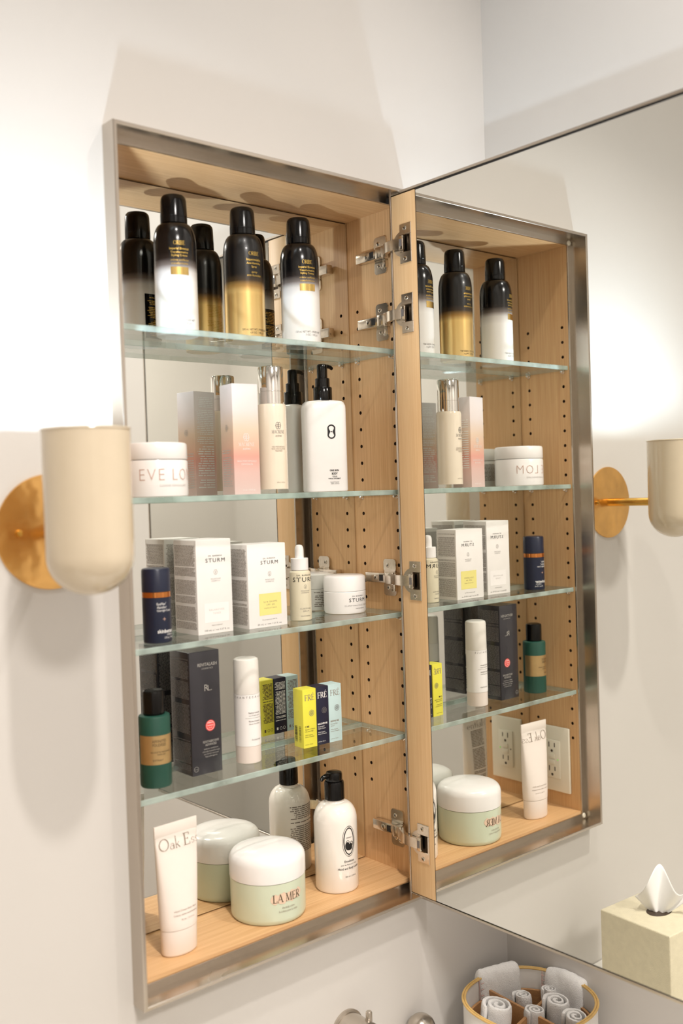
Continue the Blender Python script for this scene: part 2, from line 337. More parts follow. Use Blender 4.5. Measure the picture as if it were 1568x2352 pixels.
class Ink:
    """flat print laid on a surface: wrap = cylinder radius or None (flat, facing -y at y=-depth)"""
    def __init__(s, wrap=None, depth=0., lift=.25, side=0, oval=None):
        s.m = MB(); s.big = []; s.R = wrap; s.d = depth; s.l = lift; s.side = side; s.oval = oval
    def P(s, u, v):
        if s.R:
            a = u/s.R; return ((s.R+s.l)*math.sin(a), -(s.R+s.l)*math.cos(a), v)
        if s.side == 0: return (u, -s.d-s.l, v)
        if s.side == 1: return (s.d+s.l, u, v)          # +x face, u runs +y
        if s.side == 2: return (-u, s.d+s.l, v)         # +y face
        return (-s.d-s.l, -u, v)                        # -x face
    def poly(s, vs, fs): s.m.add([s.P(u, v) for u, v in vs], fs); return s
    def text(s, body, u, v, h, width=None, align='C', spacing=1., bold=0., shear=0., font='sans', rot=False, thick=1., maxw=None):
        vs, fs = glyphs(body, spacing, bold) if font == 'sans' else serif(body, spacing, thick)
        if not vs: return s
        k = h/CAPH if font == 'sans' else h
        x0 = min(p[0] for p in vs); x1 = max(p[0] for p in vs); kx = k
        if width: kx = width/(x1-x0)
        elif maxw and (x1-x0)*k > maxw: kx = maxw/(x1-x0)
        off = {'C': -(x0+x1)/2, 'L': -x0, 'R': -x1}[align]
        pts = [((px+off)*kx+py*k*shear, py*k) for px, py in vs]
        if rot: pts = [(-b, a) for a, b in pts]
        if h >= 4.:
            q = MB(); q.add([s.P(u+a, v+b) for a, b in pts], fs); s.big.append(q); return s
        return s.poly([(u+a, v+b) for a, b in pts], fs)
    def rect(s, u0, u1, v0, v1):
        n = max(1, int(abs(u1-u0)/2.)) if s.R else 1
        vs = [(u0+(u1-u0)*i/n, v) for i in range(n+1) for v in (v0, v1)]
        return s.poly(vs, [(2*i, 2*i+2, 2*i+3, 2*i+1) for i in range(n)])
    def lines(s, u0, u1, v0, v1, n, rag=.25, seed=1, wh=.42):
        """rows too fine to read in the photograph: short strokes of word length"""
        R = random.Random(seed); p = (v1-v0)/n
        for i in range(n):
            v = v1-(i+.5)*p
            if R.random() < .07: continue
            u = u0; end = u1-(u1-u0)*rag*R.random()**2
            while u < end:
                w_ = min(R.uniform(.9, 4.2)*p*1.1, end-u)
                if w_ > .25: s.rect(u, u+w_, v-p*wh/2, v+p*wh/2)
                u += w_+p*.45
        return s
    def ring(s, u, v, rx, ry, w_, n=28, a0=0, a1=360):
        A = arc(u, v, rx-w_/2, ry-w_/2, a0, a1, n); B = arc(u, v, rx+w_/2, ry+w_/2, a0, a1, n)
        return s.poly(A+B, [(i, i+1, n+2+i, n+1+i) for i in range(n)])
    def disc(s, u, v, rx, ry, n=24):
        A = arc(u, v, rx, ry, 0, 360, n)[:-1]; return s.poly([(u, v)]+A, [(0, i+1, (i+1) % n+1) for i in range(n)])
    def done(s, name, mat, parent):
        for q in s.big: q.print_('lettering', mat, parent)
        if s.m.v:
            o_ = s.m.print_(name if not s.big else 'small_print', mat, parent); o_['kind'] = 'stuff'

# ------------------------------------------------------------------ the room
XL, XR, YB = 14.2, 464.5, 113.8         # inside faces of the cabinet
ZC, ZF = 992.5, 18.3
FW, FH, FP = 479.0, 1006.7, 26.2        # frame width, height, projection
RX0, RX1, RY0 = -1500., 657., -3000.
FLOOR = -1130.

def wall_with_hole(x0, x1, z0, z1, hx0, hx1, hz0, hz1, y0, y1):
    mb = MB(); xs = (x0, hx0, hx1, x1); zs = (z0, hz0, hz1, z1); idx = {}
    for y in (y0, y1):
        for i, x in enumerate(xs):
            for k, z in enumerate(zs): idx[(i, k, y)] = len(mb.v); mb.v.append((x, y, z))
    for y in (y0, y1):
        for i in range(3):
            for k in range(3):
                if (i, k) != (1, 1): mb.f.append((idx[(i, k, y)], idx[(i+1, k, y)], idx[(i+1, k+1, y)], idx[(i, k+1, y)])); mb.mi.append(0)
    def side(a, b):
        mb.f.append((idx[a+(y0,)], idx[b+(y0,)], idx[b+(y1,)], idx[a+(y1,)])); mb.mi.append(0)
    for i in range(3): side((i, 0), (i+1, 0)); side((i, 3), (i+1, 3)); side((0, i), (0, i+1)); side((3, i), (3, i+1))
    for a, b in (((1, 1), (2, 1)), ((1, 2), (2, 2)), ((1, 1), (1, 2)), ((2, 1), (2, 2))): side(a, b)
    return mb
tag(wall_with_hole(RX0, RX1+100, FLOOR, CEIL, 3., 476., 3., 1003.7, 0., 160.).build('wall_back', 'paint', smooth=False), kind='structure')
tag(MB().box(RX1, RX1+100, RY0, 0, FLOOR, CEIL).build('wall_right', 'paint', smooth=False), kind='structure')
tag(MB().box(RX0-100, RX0, RY0, 0, FLOOR, CEIL).build('wall_left', 'paint', smooth=False), kind='structure')
tag(MB().box(RX0-100, RX1+100, RY0-100, RY0, FLOOR, CEIL).build('wall_front', 'paint', smooth=False), kind='structure')
tag(MB().box(RX0-100, RX1+100, RY0-100, 160, FLOOR-60, FLOOR).build('floor', 'tile', smooth=False), kind='structure')
tag(MB().box(RX0-100, RX1+100, RY0-100, 160, CEIL, CEIL+60).build('ceiling', 'ceiling_paint', smooth=False), kind='structure')

# vanity with worktop below the cabinet
CT = -250.
v = thing('vanity_unit', (-200, -275, FLOOR), 0, 'bathroom vanity with pale stone worktop below the mirrored cabinet', 'vanity')
MB().rbox(-850, 856, -270, 274, 180, CT-FLOOR-30, 2).build('body', 'oak_x', v)
MB().rbox(-870, 856, -290, 274, CT-FLOOR-30, CT-FLOOR, 2).build('worktop', 'stone', v)
for x in (-560, 0, 560): 
    d = MB().rbox(x-275, x+275, -288, -270, 190, CT-FLOOR-40, 2).build('drawer', 'oak_x', v); MB().rbox(x-60, x+60, -300, -288, 640, 650, 2).build('handle', 'brass_rod', d)
MB().box(-800, 800, -240, 270, 0, 180).build('plinth', 'dark_gap', v)

# recessed ceiling lamps, then the added fill light
for i, ((x, y), wt) in enumerate(zip(DOWN, DOWN_W)):
    lab = ['recessed ceiling downlight above the left wall lamp', 'recessed ceiling downlight above the open mirrored door'][i]
    t = thing('downlight', (x, y, CEIL-4), 0, lab, 'ceiling light', 'recessed ceiling downlights')
    MB().lathe([(38, 3.9), (38, 0), (50, 0), (52, 1.5), (52, 3.9)], 40, cap=False).build('trim_ring', 'white_plastic', t)
    MB().lathe([(0, 2.6), (37.8, 2.6), (37.8, 3.9)], 40, cap=False).build('lens', 'lamp_lens', t)
    l = bpy.data.lights.new('downlight_lamp', 'AREA'); l.shape = 'DISK'; l.size = .07; l.energy = wt; l.color = DOWN_COL; l.spread = math.radians(104)
    lo = bpy.data.objects.new('downlight_lamp', l); COL.objects.link(lo); lo.parent = t; lo.location = (0, 0, -.001)
t = thing('added_fill_light', (FLUSH[0], FLUSH[1], CEIL), 0, 'large round fill light added under the ceiling out of view', 'ceiling light')  # unseen disc added behind the camera for soft light on walls and cabinet
MB().lathe([(285, 0), (285, -46), (278, -52), (262, -52), (258, -48)], 64, cap=False).build('housing', 'white_plastic', t)
MB().lathe([(0, -46), (258, -46)], 64, cap=False).build('diffuser', 'lamp_lens', t)
l = bpy.data.lights.new('added_fill_lamp', 'AREA'); l.shape = 'DISK'; l.size = .5; l.energy = FILL_W; l.color = DOWN_COL
lo = bpy.data.objects.new('added_fill_lamp', l); COL.objects.link(lo); lo.parent = t; lo.location = (0, 0, -.0475)

# ------------------------------------------------------------------ the cabinet
cab = thing('medicine_cabinet', (0, 0, 0), 0, 'recessed oak medicine cabinet with stainless frame and mirrored door standing open', 'cabinet')
# frame: an outer lip and a stop set back from it, mitred
def frame_bar(side):
    # profile points (offset inwards from outer edge, y)
    pr = [(0, 1.), (0, -FP+.8), (.8, -FP), (4.2, -FP), (4.8, -FP+.8), (4.8, 5.), (13.6, 5.), (14.0, 5.6), (14.0, 8.), (3.2, 8.), (3.2, 1.)]
    n = len(pr); mb = MB(); ends = []
    for e in (0, 1):
        for o_, y in pr:
            if side == 'L': p = (o_, y, o_ if e == 0 else FH-o_)
            elif side == 'R': p = (FW-o_, y, o_ if e == 0 else FH-o_)
            elif side == 'B': p = (o_ if e == 0 else FW-o_, y, o_)
            else: p = (o_ if e == 0 else FW-o_, y, FH-o_)
            mb.v.append(p)
    mb.f = [(i, (i+1) % n, n+(i+1) % n, n+i) for i in range(n)]+[tuple(range(n)), tuple(range(n, 2*n))]; mb.mi = [0]*(n+2)
    return mb
for s_, m_ in (('L', 'steel_z'), ('R', 'steel_z'), ('B', 'steel_x'), ('T', 'steel_x')): frame_bar(s_).build('frame_bar', m_, cab, angle=20)
# oak lining with drilled side panels
HK = 25.4; Z0 = 752.78; YF, YBK = 20.9, 94.8; HR = 2.7
def side_panel(x, out):
    mb = MB(); c = 4.; zs = [Z0-HK*k for k in range(24, -5, -1)]; yc = [(YF, 1), (YBK, 1)]
    ys = [8.2, YF-c, YF+c, YBK-c, YBK+c, YB+4]
    za, zb = ZF-2, ZC+2
    def q(y0, y1, z0, z1): mb.add([(x, y0, z0), (x, y1, z0), (x, y1, z1), (x, y0, z1)], [(0, 1, 2, 3)])
    q(ys[0], ys[1], za, zb); q(ys[2], ys[3], za, zb); q(ys[4], ys[5], za, zb)
    N = 16
    for yy in (YF, YBK):
        prev = za
        for z in zs:
            q(yy-c, yy+c, prev, z-c); prev = z+c
            A = [math.pi/4+2*math.pi*i/N for i in range(N)]
            outer = []
            for a in A:
                k = c/max(abs(math.cos(a)), abs(math.sin(a))); outer.append((x, yy+k*math.cos(a), z+k*math.sin(a)))
            inn = [(x, yy+HR*math.cos(a), z+HR*math.sin(a)) for a in A]; bot = [(x+out*7, p[1], p[2]) for p in inn]
            mb.add(outer+inn+bot, [(i, (i+1) % N, N+(i+1) % N, N+i) for i in range(N)])
            n0 = len(mb.v)-2*N
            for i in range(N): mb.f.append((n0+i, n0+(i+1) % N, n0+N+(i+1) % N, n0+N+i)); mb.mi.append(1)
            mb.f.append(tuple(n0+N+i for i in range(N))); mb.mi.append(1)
        q(yy-c, yy+c, prev, zb)
    # outer skin so the panel is a board
    mb.add([(x+out*8, y, z) for y, z in ((8.2, za), (YB+4, za), (YB+4, zb), (8.2, zb))], [(0, 1, 2, 3)])
    for (ya, zA), (yb_, zB) in (((8.2, za), (YB+4, za)), ((YB+4, za), (YB+4, zb)), ((YB+4, zb), (8.2, zb)), ((8.2, zb), (8.2, za))):
        mb.add([(x, ya, zA), (x, yb_, zB), (x+out*8, yb_, zB), (x+out*8, ya, zA)], [(0, 1, 2, 3)])
    return mb
sp = side_panel(XR, 1).build('side_panel', ['oak_z', 'hole_dark'], cab, smooth=False)
side_panel(XL, -1).build('side_panel', ['oak_z', 'hole_dark'], cab, smooth=False)
MB().box(XL, XR, 8.2, YB+4, ZC, ZC+8).build('top_panel', 'oak_x', cab, smooth=False)
MB().box(XL, XR, 8.2, YB+4, ZF-8, ZF).build('bottom_panel', 'oak_x', cab, smooth=False)
MB().box(XL-8, XR+8, YB+4, YB+10, ZF-8, ZC+8).build('back_panel', 'dark_gap', cab, smooth=False)
bm_ = MB().rbox(XL+1.6, XR-1.4, YB, YB+3.5, ZF+1.6, ZC-1.8, .5, 1).build('back_mirror', 'mirror', cab, smooth=False)
bm_['label'] = 'frameless mirror lining the back of the cabinet'
for (x, z) in ((10.5, 996.5), (10.5, 10.5), (468.5, 10.5)):
    MB().lathe([(4.2, 0), (4.2, 1.), (3.4, 1.8), (0, 2.)], 20, (x, 5., z), 'y', cap=False).build('bumper', 'ivory', cab)
MB().rbox(447, 462, 2.5, 5.0, 993.5, 1000.5, .4).build('rubber_pad', 'black_rubber', cab)

# shelf pins
pin = None
for k in (-1, 7, 14, 21):
    for x, sgn in ((XL, 1), (XR, -1)):
        for y in (YF, YBK):
            z = Z0-HK*k
            if pin is None:
                pin = MB().lathe([(0, -5), (2.4, -5), (2.4, 0), (3.4, .2), (3.4, 1.2), (2.5, 1.6), (2.3, 6.2), (1.6, 7.2), (0, 7.5)], 14, axis='x').build('shelf_pin', 'chrome', cab); p_ = pin
            else: p_ = pin.copy(); COL.objects.link(p_)
            p_.parent = cab; p_.location = (x*.001, y*.001, (z-.3)*.001); p_.rotation_euler = (0, 0, 0 if sgn > 0 else math.pi)

# door: stainless tray, oak hinge stile, mirror
DM = 442.3; DY0, DY1, DZ0, DZ1 = -5.0, -476.0, 2.2, 1003.2
dm = MB()
dm.box(DM+5, DM+26, DY1+3.5, DY0-3.5, DZ0+3.5, DZ1-3.5)
door = dm.build('door', 'steel_z', cab, smooth=False)
def rim(y0, y1, z0, z1, mat): return MB().rbox(DM-1.2, DM+26.4, y0, y1, z0, z1, .5, 1).build('door_rim', mat, door)
rim(DY0-3.6, DY0, DZ0, DZ1, 'steel_z'); rim(DY1, DY1+3.6, DZ0, DZ1, 'steel_z'); rim(DY1+3.6, DY0-3.6, DZ0, DZ0+3.6, 'steel_y'); rim(DY1+3.6, DY0-3.6, DZ1-3.6, DZ1, 'steel_y')
st = MB().rbox(DM-.4, DM+5, -55.5, DY0-3.9, DZ0+4.0, DZ1-5.0, .8, 2).build('hinge_stile', 'oak_door', door); st['label'] = 'pale oak strip carrying the hinges'
MB().box(DM+.6, DM+5, DY1+3.7, -56, DZ0+3.7, DZ1-3.7).build('backing', 'dark_gap', door, smooth=False)
dmr = MB().rbox(DM, DM+.55, DY1+6, -57.2, DZ0+4.6, DZ1-6.4, .15, 1).build('door_mirror', 'mirror', door, smooth=False); dmr['label'] = 'mirror set into the inner face of the door'

# hinges (local origin: plane of stile x=DM, frame y, centre z)
def screw(parent, p, ax, r=3.):
    mb = MB()
    if ax == 'x':
        mb.lathe([(r, 0), (r, -.5), (r*.8, -.9), (0, -1.)], 16, p, 'x', cap=False)
        s = MB()
        for a in (.5, .5+math.pi/2):
            dy, dz = math.cos(a)*r*.6, math.sin(a)*r*.6; ny, nz = -math.sin(a)*.4, math.cos(a)*.4
            s.add([(p[0]-1.06, p[1]+dy+ny, p[2]+dz+nz), (p[0]-1.06, p[1]+dy-ny, p[2]+dz-nz), (p[0]-1.06, p[1]-dy-ny, p[2]-dz-nz), (p[0]-1.06, p[1]-dy+ny, p[2]-dz+nz)], [(0, 1, 2, 3)])
    o = mb.build('screw', 'screw_steel', parent); s.print_('slot', 'dark_gap', parent)
    return o
def make_hinge(zc, tilt):
    h = MB()
    # arm: channel over the mounting plate, running from y=80 to y=22
    h.rbox(450.5, 462.5, 30, 80, zc-7.2, zc+7.2, 1.2)
    h.rbox(447.2, 461., 19, 34, zc-8.2, zc+8.2, 1.2)
    # links to the cup
    h.loft([[(x0, y, zc-d), (x1, y, zc-d), (x1, y, zc+d), (x0, y, zc+d)] for y, x0, x1, d in ((22, 447.5, 459, 7.4), (12, 443., 452, 7.2), (3, 437.6, 444.5, 7.2), (-6, 434.8, 440.2, 7.2), (-18, 434.4, 439.4, 7.2), (-31, 435.2, 439.8, 7.2))])
    h.rbox(434.2, 439.6, -36.5, -29.5, zc-9.5, zc+9.5, .8)
    h.tube([(448.5, 18.5, zc-9), (448.5, 18.5, zc+9)], 2.2, 12); h.tube([(437.5, -28.5, zc-9.5), (437.5, -28.5, zc+9.5)], 1.8, 12)
    ho = h.build('hinge', 'hinge_steel', cab)
    mp = MB()
    mp.prism(rrect(25, 51, zc-27, zc-8, 5), 464.5, 461.6, 'x'); mp.prism(rrect(25, 51, zc+8, zc+27, 5), 464.5, 461.6, 'x'); mp.box(461.8, 464.5, 26, 50, zc-9, zc+9)
    mp.rbox(458, 464.5, 24, 30, zc-20, zc-8, 1); mp.build('mounting_plate', 'hinge_steel', ho)
    cp = MB()
    y0, y1, oy0, oy1, oz = -48.0, -25.5, -45., -31., 12.
    x0, x1 = DM-.4, DM-2.4
    for a, b, c_, d in ((y0, y1, zc-27.5, zc-oz), (y0, y1, zc+oz, zc+27.5), (y0, oy0, zc-oz, zc+oz), (oy1, y1, zc-oz, zc+oz)): cp.rbox(x1, x0, a, b, c_, d, .5, 1)
    # cup flange: part of a disc beside the plate
    cp.prism(arc(-29.5, zc, 17.5, 17.5, -77, 77, 18), x0, x1+.5, 'x')
    cp.build('cup_plate', 'hinge_steel', ho)
    MB().box(DM-.45, DM-.35, oy0, oy1, zc-oz, zc+oz).build('cup_recess', 'dark_steel', ho, smooth=False)
    MB().box(433.8, 434.6, -35.4, -30.6, zc-5, zc+5).build('buffer', 'grey_plastic', ho, smooth=False)
    MB().box(450.1, 450.6, 41, 49, zc-4.6, zc+4.6).build('adjuster_slot', 'dark_gap', ho, smooth=False)
    for y, z in ((-36, 21), (-36, -21.5)): screw(ho, (DM-2.4, y, zc+z), 'x', 3.2)
    for y, z in ((42, 17.5), (41, -15), (32, -18)): screw(ho, (461.6, y, zc+z), 'x', 3.2)
    screw(ho, (450.6, 57, zc), 'x', 4.)
    return ho
for z in (928., 830.5, 455., 82.5): make_hinge(z, 0)

# ------------------------------------------------------------------ glass shelves
SZ = {1: 787.4, 2: 584.0, 3: 406.2, 4: 228.4}; S0 = ZF
for n_, lab in ((1, 'topmost glass shelf with polished green edge under the black aerosol cans'), (2, 'second glass shelf from the top, seen almost edge on'), (3, 'third glass shelf from the top under the white cartons'), (4, 'lowest glass shelf under the green bottle and charcoal carton')):
    x0, x1, y0, y1, z1 = XL+.8, XR-.8, 10.5, YB-1.2, SZ[n_]; z0 = z1-7.4; b = .8
    mb = MB()
    P = lambda i, z: [(x0+i, y0+i, z), (x1-i, y0+i, z), (x1-i, y1-i, z), (x0+i, y1-i, z)]
    mb.v = P(b, z0)+P(0, z0+b)+P(0, z1-b)+P(b, z1); mb.f = [(3, 2, 1, 0), (12, 13, 14, 15)]; mb.mi = [0, 0]
    for L_ in range(3):
        for k in range(4): mb.f.append((L_*4+k, L_*4+(k+1) % 4, L_*4+4+(k+1) % 4, L_*4+4+k)); mb.mi.append(1)
    tag(mb.build('glass_shelf', ['glass', 'glass_edge'], smooth=False), lab, 'shelf', 'glass shelves')

def facing(x, y, deg):
    """rotation that turns local -y towards the camera's side, deg more to the picture's right"""
    n = Vector((CAM.x-x, CAM.y-y, 0)).normalized(); a = math.atan2(n.x, -n.y)
    return a+math.radians(deg)

# ------------------------------------------------------------------ aerosol cans on the top shelf
def make_can(x, y, deg, white, label, seed):
    t = thing('aerosol_can', (x, y, SZ[1]), facing(x, y, deg), label, 'spray can', 'black topped hair aerosol cans')
    R = 27.
    pr = [(0, 2), (20, 2), (24, .6), (26, 0), (26.8, .8), (R, 2.5), (R, 114)]+[(17.4+(R-17.4)*math.cos(math.radians(a)), 114+27*math.sin(math.radians(a))) for a in range(8, 91, 9)]+[(16.6, 141.4), (0, 141.6)]
    b = MB().lathe(pr, 56, cap=False).build('can_body', 'can_white' if white else 'can_gold', t)
    c = MB().lathe([(16.6, 141.5), (17., 142), (17, 149), (16.7, 149.4), (16.7, 150), (17, 150.4), (16.3, 171), (15.6, 175), (13.6, 177.6), (10, 178.6), (0, 179)], 44, cap=False).build('cap', 'cap_black', t)
    g = Ink(R); o = 0 if white else -6
    g.text('ORIBE', 0, 110.5, 5.2, font='serif', width=14.5)
    if white:
        for s_, z, h in (('Imperial Blowout', 104.5, 2.9), ('Transformative', 100.2, 2.5), ('Styling Cr\u00e8me', 96.2, 2.5)): g.text(s_, 0, z, h, bold=.012, maxw=25)
        for s_, z, h in (('cr\u00e8me coiffante', 90.5, 2.6), ('transformante', 86.2, 2.6)): g.text(s_, 0, z, h, shear=.25, maxw=23)
        f = Ink(R).rect(-11.5, 11.5, 73.4, 83); f.done('foil_band', 'gold_foil', t)
        d = Ink(R).text('150 mL NET WT. / POIDS NET', 0, 16, 2.6, shear=.15, width=38).text('5 OZ. / 142 g e', 4, 12, 2.6, shear=.15, width=19); d.done('net_weight_print', 'grey_ink', t)
    else:
        for s_, z, h in (('Imperm\u00e9able', 103.5, 3.), ('Anti-Humidity', 99, 2.5), ('Spray', 94.6, 2.5)): g.text(s_, 0, z, h, bold=.012, maxw=21)
        for s_, z, h in (('spray', 87.5, 2.8), ('anti-humidit\u00e9', 83, 2.8)): g.text(s_, 0, z, h, shear=.25, maxw=21)
        d = Ink(R).text('200 mL NET WT. / POIDS NET', 0, 12, 2.6, shear=.15, width=38).text('6.8 OZ. / 194 g e', 2, 8, 2.6, shear=.15, width=21); d.done('net_weight_print', 'brown_ink', t)
    g.done('lettering', 'gold_ink', t)
    # rear panel, seen in the mirrors
    k = math.pi*R
    q = Ink(R, lift=.2); 
    if white: q.rect(k-17, k+17, 7, 66).done('rear_panel', 'cap_black', t)
    r_ = Ink(R, lift=.35); r_.lines(k-14, k+14, 10, 62, 24, .3, seed, .4).done('rear_print', 'gold_ink', t)
make_can(131.5, 67.5, 12, True, 'white and black aerosol can nearest the outer left frame on the top shelf', 3)
make_can(235, 64, 31, False, 'gold and black aerosol can in the middle of the top shelf', 4)
make_can(328, 61, 24, True, 'white and black aerosol can beside the upper hinges on the top shelf', 5)

# ------------------------------------------------------------------ second shelf
t = thing('cream_jar', (88.5, 63, SZ[2]), facing(88.5, 63, 30), 'wide white balm jar with thin coppery capital letters behind the wall lamp', 'jar')
R = 41.
MB().lathe([(0, 2), (30, 2), (36, .3), (39, 0), (40.6, 1), (R, 3.5), (R, 43), (40, 45), (38.5, 45.6), (0, 45.6)], 64, cap=False).build('jar_body', 'white_plastic', t)
MB().lathe([(38.2, 45.7), (40.4, 45.9), (40.9, 47), (40.6, 64), (39.4, 66.2), (37, 66.8), (0, 67)], 64, cap=False).build('lid', 'white_plastic', t)
Ink(R, lift=.4).text('EVE LOM', 0, 20, 14.5, width=80, spacing=1.15, bold=-.022).done('lettering', 'copper_ink', t)
Ink(R, lift=.4).text('CLEANSER D\u00c9MAQUILLANTE', 4, 12.5, 2.6, width=40, spacing=1.2).done('small_print', 'pale_ink', t)
k = math.pi*R; Ink(R, lift=.3).lines(k-26, k+26, 8, 40, 14, .2, 11).done('rear_print', 'micro_ink', t)

def carton(name, fl, wd, dp, h, rot, z, mat, label, cat='carton', group=None, flap=True):
    """box carton; fl = front left lower corner, rot in degrees; local origin at middle of the base, front faces -y"""
    a = math.radians(rot); ex = Vector((math.cos(a), math.sin(a), 0)); ey = Vector((-math.sin(a), math.cos(a), 0))
    c = Vector((fl[0], fl[1], 0))+ex*wd/2+ey*dp/2
    t = thing(name, (c.x, c.y, z), a, label, cat, group)
    MB().rbox(-wd/2, wd/2, -dp/2, dp/2, 0, h, .5, 2).build('carton_body', mat, t)
    if flap: MB().rbox(-wd/2+.6, wd/2-.6, -dp/2+.4, dp/2-1.2, h-.2, h+.35, .15, 1).build('top_flap', mat, t)
    return t
t = carton('serum_carton', (196.5, 46), 38, 36, 145, -8, SZ[2], 'peach_card', 'tall carton fading from pale grey to peach and coral, beside the chrome-capped bottle')
def loops(k, u, v, s):
    k.ring(u-1.1*s, v, 1.6*s, 3.6*s, .5*s); k.ring(u+1.1*s, v, 1.6*s, 3.6*s, .5*s); k.ring(u, v, 3.2*s, 1.1*s, .4*s); return k
i_ = Ink(None, 18); loops(i_, 0, 75, 1.35); i_.text('MACRENE', 0, 63.5, 4.6, font='serif', width=23, spacing=1.05).text('actives', 0, 58.5, 3.4, shear=.2, width=11)
i_.text('HIGH PERFORMANCE', 0, 42.5, 2.3, width=28, spacing=1.1).text('CONCEALER', 0, 38.5, 2.3, width=17, spacing=1.1).text('15 mL / 0.5 fl oz', 2, 5, 1.8, width=18).done('lettering', 'white_ink', t)
i_ = Ink(None, 19, side=3).lines(-14, 14, 10, 60, 16, .3, 21); loops(i_, 0, 88, 1.2); i_.done('side_print', 'soft_ink', t)
Ink(None, 19, side=1).lines(-14, 14, 30, 110, 22, .3, 22).done('side_print', 'white_ink', t)
Ink(None, 18, side=2).lines(-15, 15, 10, 70, 18, .3, 23).lines(-15, 15, 72, 138, 26, .2, 24).done('rear_print', 'white_ink', t)

t = thing('pump_bottle', (267.5, 56, SZ[2]), facing(267.5, 56, 25), 'cream glass bottle with tall chrome cap next to the peach carton', 'bottle')
R = 20.
MB().lathe([(0, .6), (17, 0), (19.4, .6), (R, 2), (R, 5.6), (0, 5.7)], 48, cap=False).build('clear_base', 'clear_base', t)
MB().lathe([(0, 5.8), (R, 5.8), (R, 117), (19, 120.4), (17.4, 121), (0, 121)], 48, cap=False).build('bottle_body', 'cream_glass', t)
cp = MB().lathe([(17.2, 121.1), (17.2, 137), (16.8, 137.3), (16.8, 137.9), (17.2, 138.2), (17.2, 169), (16.4, 171), (14.5, 171.8), (0, 172)], 48, cap=False).build('cap', 'chrome', t)
i_ = Ink(R); loops(i_, 0, 91, 1.25); i_.text('MACRENE', 0, 80.5, 4.4, font='serif', width=18.5).text('actives', 0, 76, 3., shear=.2, width=9).done('lettering', 'grey_ink', t)
i_ = Ink(R).text('HIGH PERFORMANCE', 0, 61.5, 1.9, width=19).text('NECK & D\u00c9COLLETAGE', 0, 58.8, 1.9, width=20).text('TREATMENT', 0, 56, 1.9, width=11).text('100 mL / 3.4 fl oz', 2, 14, 1.7, width=12); i_.done('small_print', 'tan_ink', t)
k = math.pi*R; Ink(R).lines(k-14, k+14, 30, 90, 18, .4, 31).done('rear_print', 'grey_ink', t)

def flat_bottle(parent, name, mat, w_, d_, prof, n=40, e=3.2):
    """superellipse section bottle; prof (scale_w, scale_d, z)"""
    rings = []
    for sw, sd, z in prof:
        rg = []
        for i in range(n):
            a = 2*math.pi*i/n; cx, sx = math.cos(a), math.sin(a)
            rg.append((math.copysign(abs(cx)**(2/e), cx)*w_/2*sw, math.copysign(abs(sx)**(2/e), sx)*d_/2*sd, z))
        rings.append(rg)
    return MB().loft(rings).build(name, mat, parent, angle=50)
t = thing('pump_bottle', (378, 79, SZ[2]), math.radians(-24), 'white flat pump bottle with black hourglass emblem and black pump', 'bottle')
flat_bottle(t, 'bottle_body', 'white_plastic', 62, 40, [(.9, .85, 0), (.975, .96, .8), (1, 1, 3), (1, 1, 119), (.985, .97, 124), (.93, .9, 128), (.84, .8, 130.4), (.6, .6, 131.4), (.42, .62, 131.8)], e=4.5)
MB().lathe([(13.4, 131.4), (13.6, 132), (13.6, 150), (13, 151), (11, 151.2), (0, 151.2)], 40, cap=False).build('collar', 'cap_black', t)
MB().lathe([(10.6, 151.2), (10.6, 163.4), (9.8, 164), (7.6, 164.4), (7.6, 181), (7.2, 183), (5.8, 184.4), (0, 184.8)], 36, cap=False).build('pump_stem', 'cap_black', t)
MB().tube([(0, 0, 181), (9, 4, 182), (14, 6.4, 181.4), (17.5, 8, 179)], [3.2, 3., 2.8, 2.4], 14).build('nozzle', 'cap_black', t)
i_ = Ink(None, 20, lift=.35)
n_ = 64; outer, inner = [], []
for q in range(n_):
    a = 2*math.pi*q/n_; tv = math.sin(a); sg = 1 if math.cos(a) >= 0 else -1; se = (1-abs(tv)**3)**.5 if abs(tv) < 1 else 0
    outer.append((5.5+sg*6.6*se*(.86+.14*min(1, (abs(tv)*1.7)**2)), 86+10.2*tv)); inner.append((5.5+sg*4.7*se*(.3+.7*min(1, abs(tv)*1.5)), 86+8.4*tv))
i_.poly(outer+inner, [(q, (q+1) % n_, n_+(q+1) % n_, n_+q) for q in range(n_)]); i_.disc(5.5, 86, .9, .9)
i_.text('ONE SKIN', 8, 29.5, 2.3, bold=.03, width=13.5).text('BODY', 8.5, 24.6, 2.8, bold=.03, width=8.6).text('OS-01', 8.5, 20.8, 1.9, bold=.02).text('TOPICAL SUPPLEMENT', 8, 18, 1.7, bold=.02, width=18.5).text('Essential Moisturizer', 8.5, 13.2, 1.5, width=13).text('200 mL / 6.76 fl oz', 8.8, 10.8, 1.5, width=12).done('emblem_and_lettering', 'black_ink', t)
i_ = Ink(None, 20, side=2, lift=.35)
for q, (s_, z) in enumerate((('OS-01 is a daily', 86), ('supplement for', 82), ('healthier body.', 78))): i_.text(s_, -22, z, 2.4, bold=.03, align='L', maxw=26)
i_.lines(-22, 16, 38, 73, 12, .35, 41, .5)
x = -21
while x < 2:
    wv = random.choice((.35, .6, .9)); i_.rect(x, x+wv, 17, 33); x += wv+random.choice((.4, .6, .9))
i_.done('rear_print', 'black_ink', t)

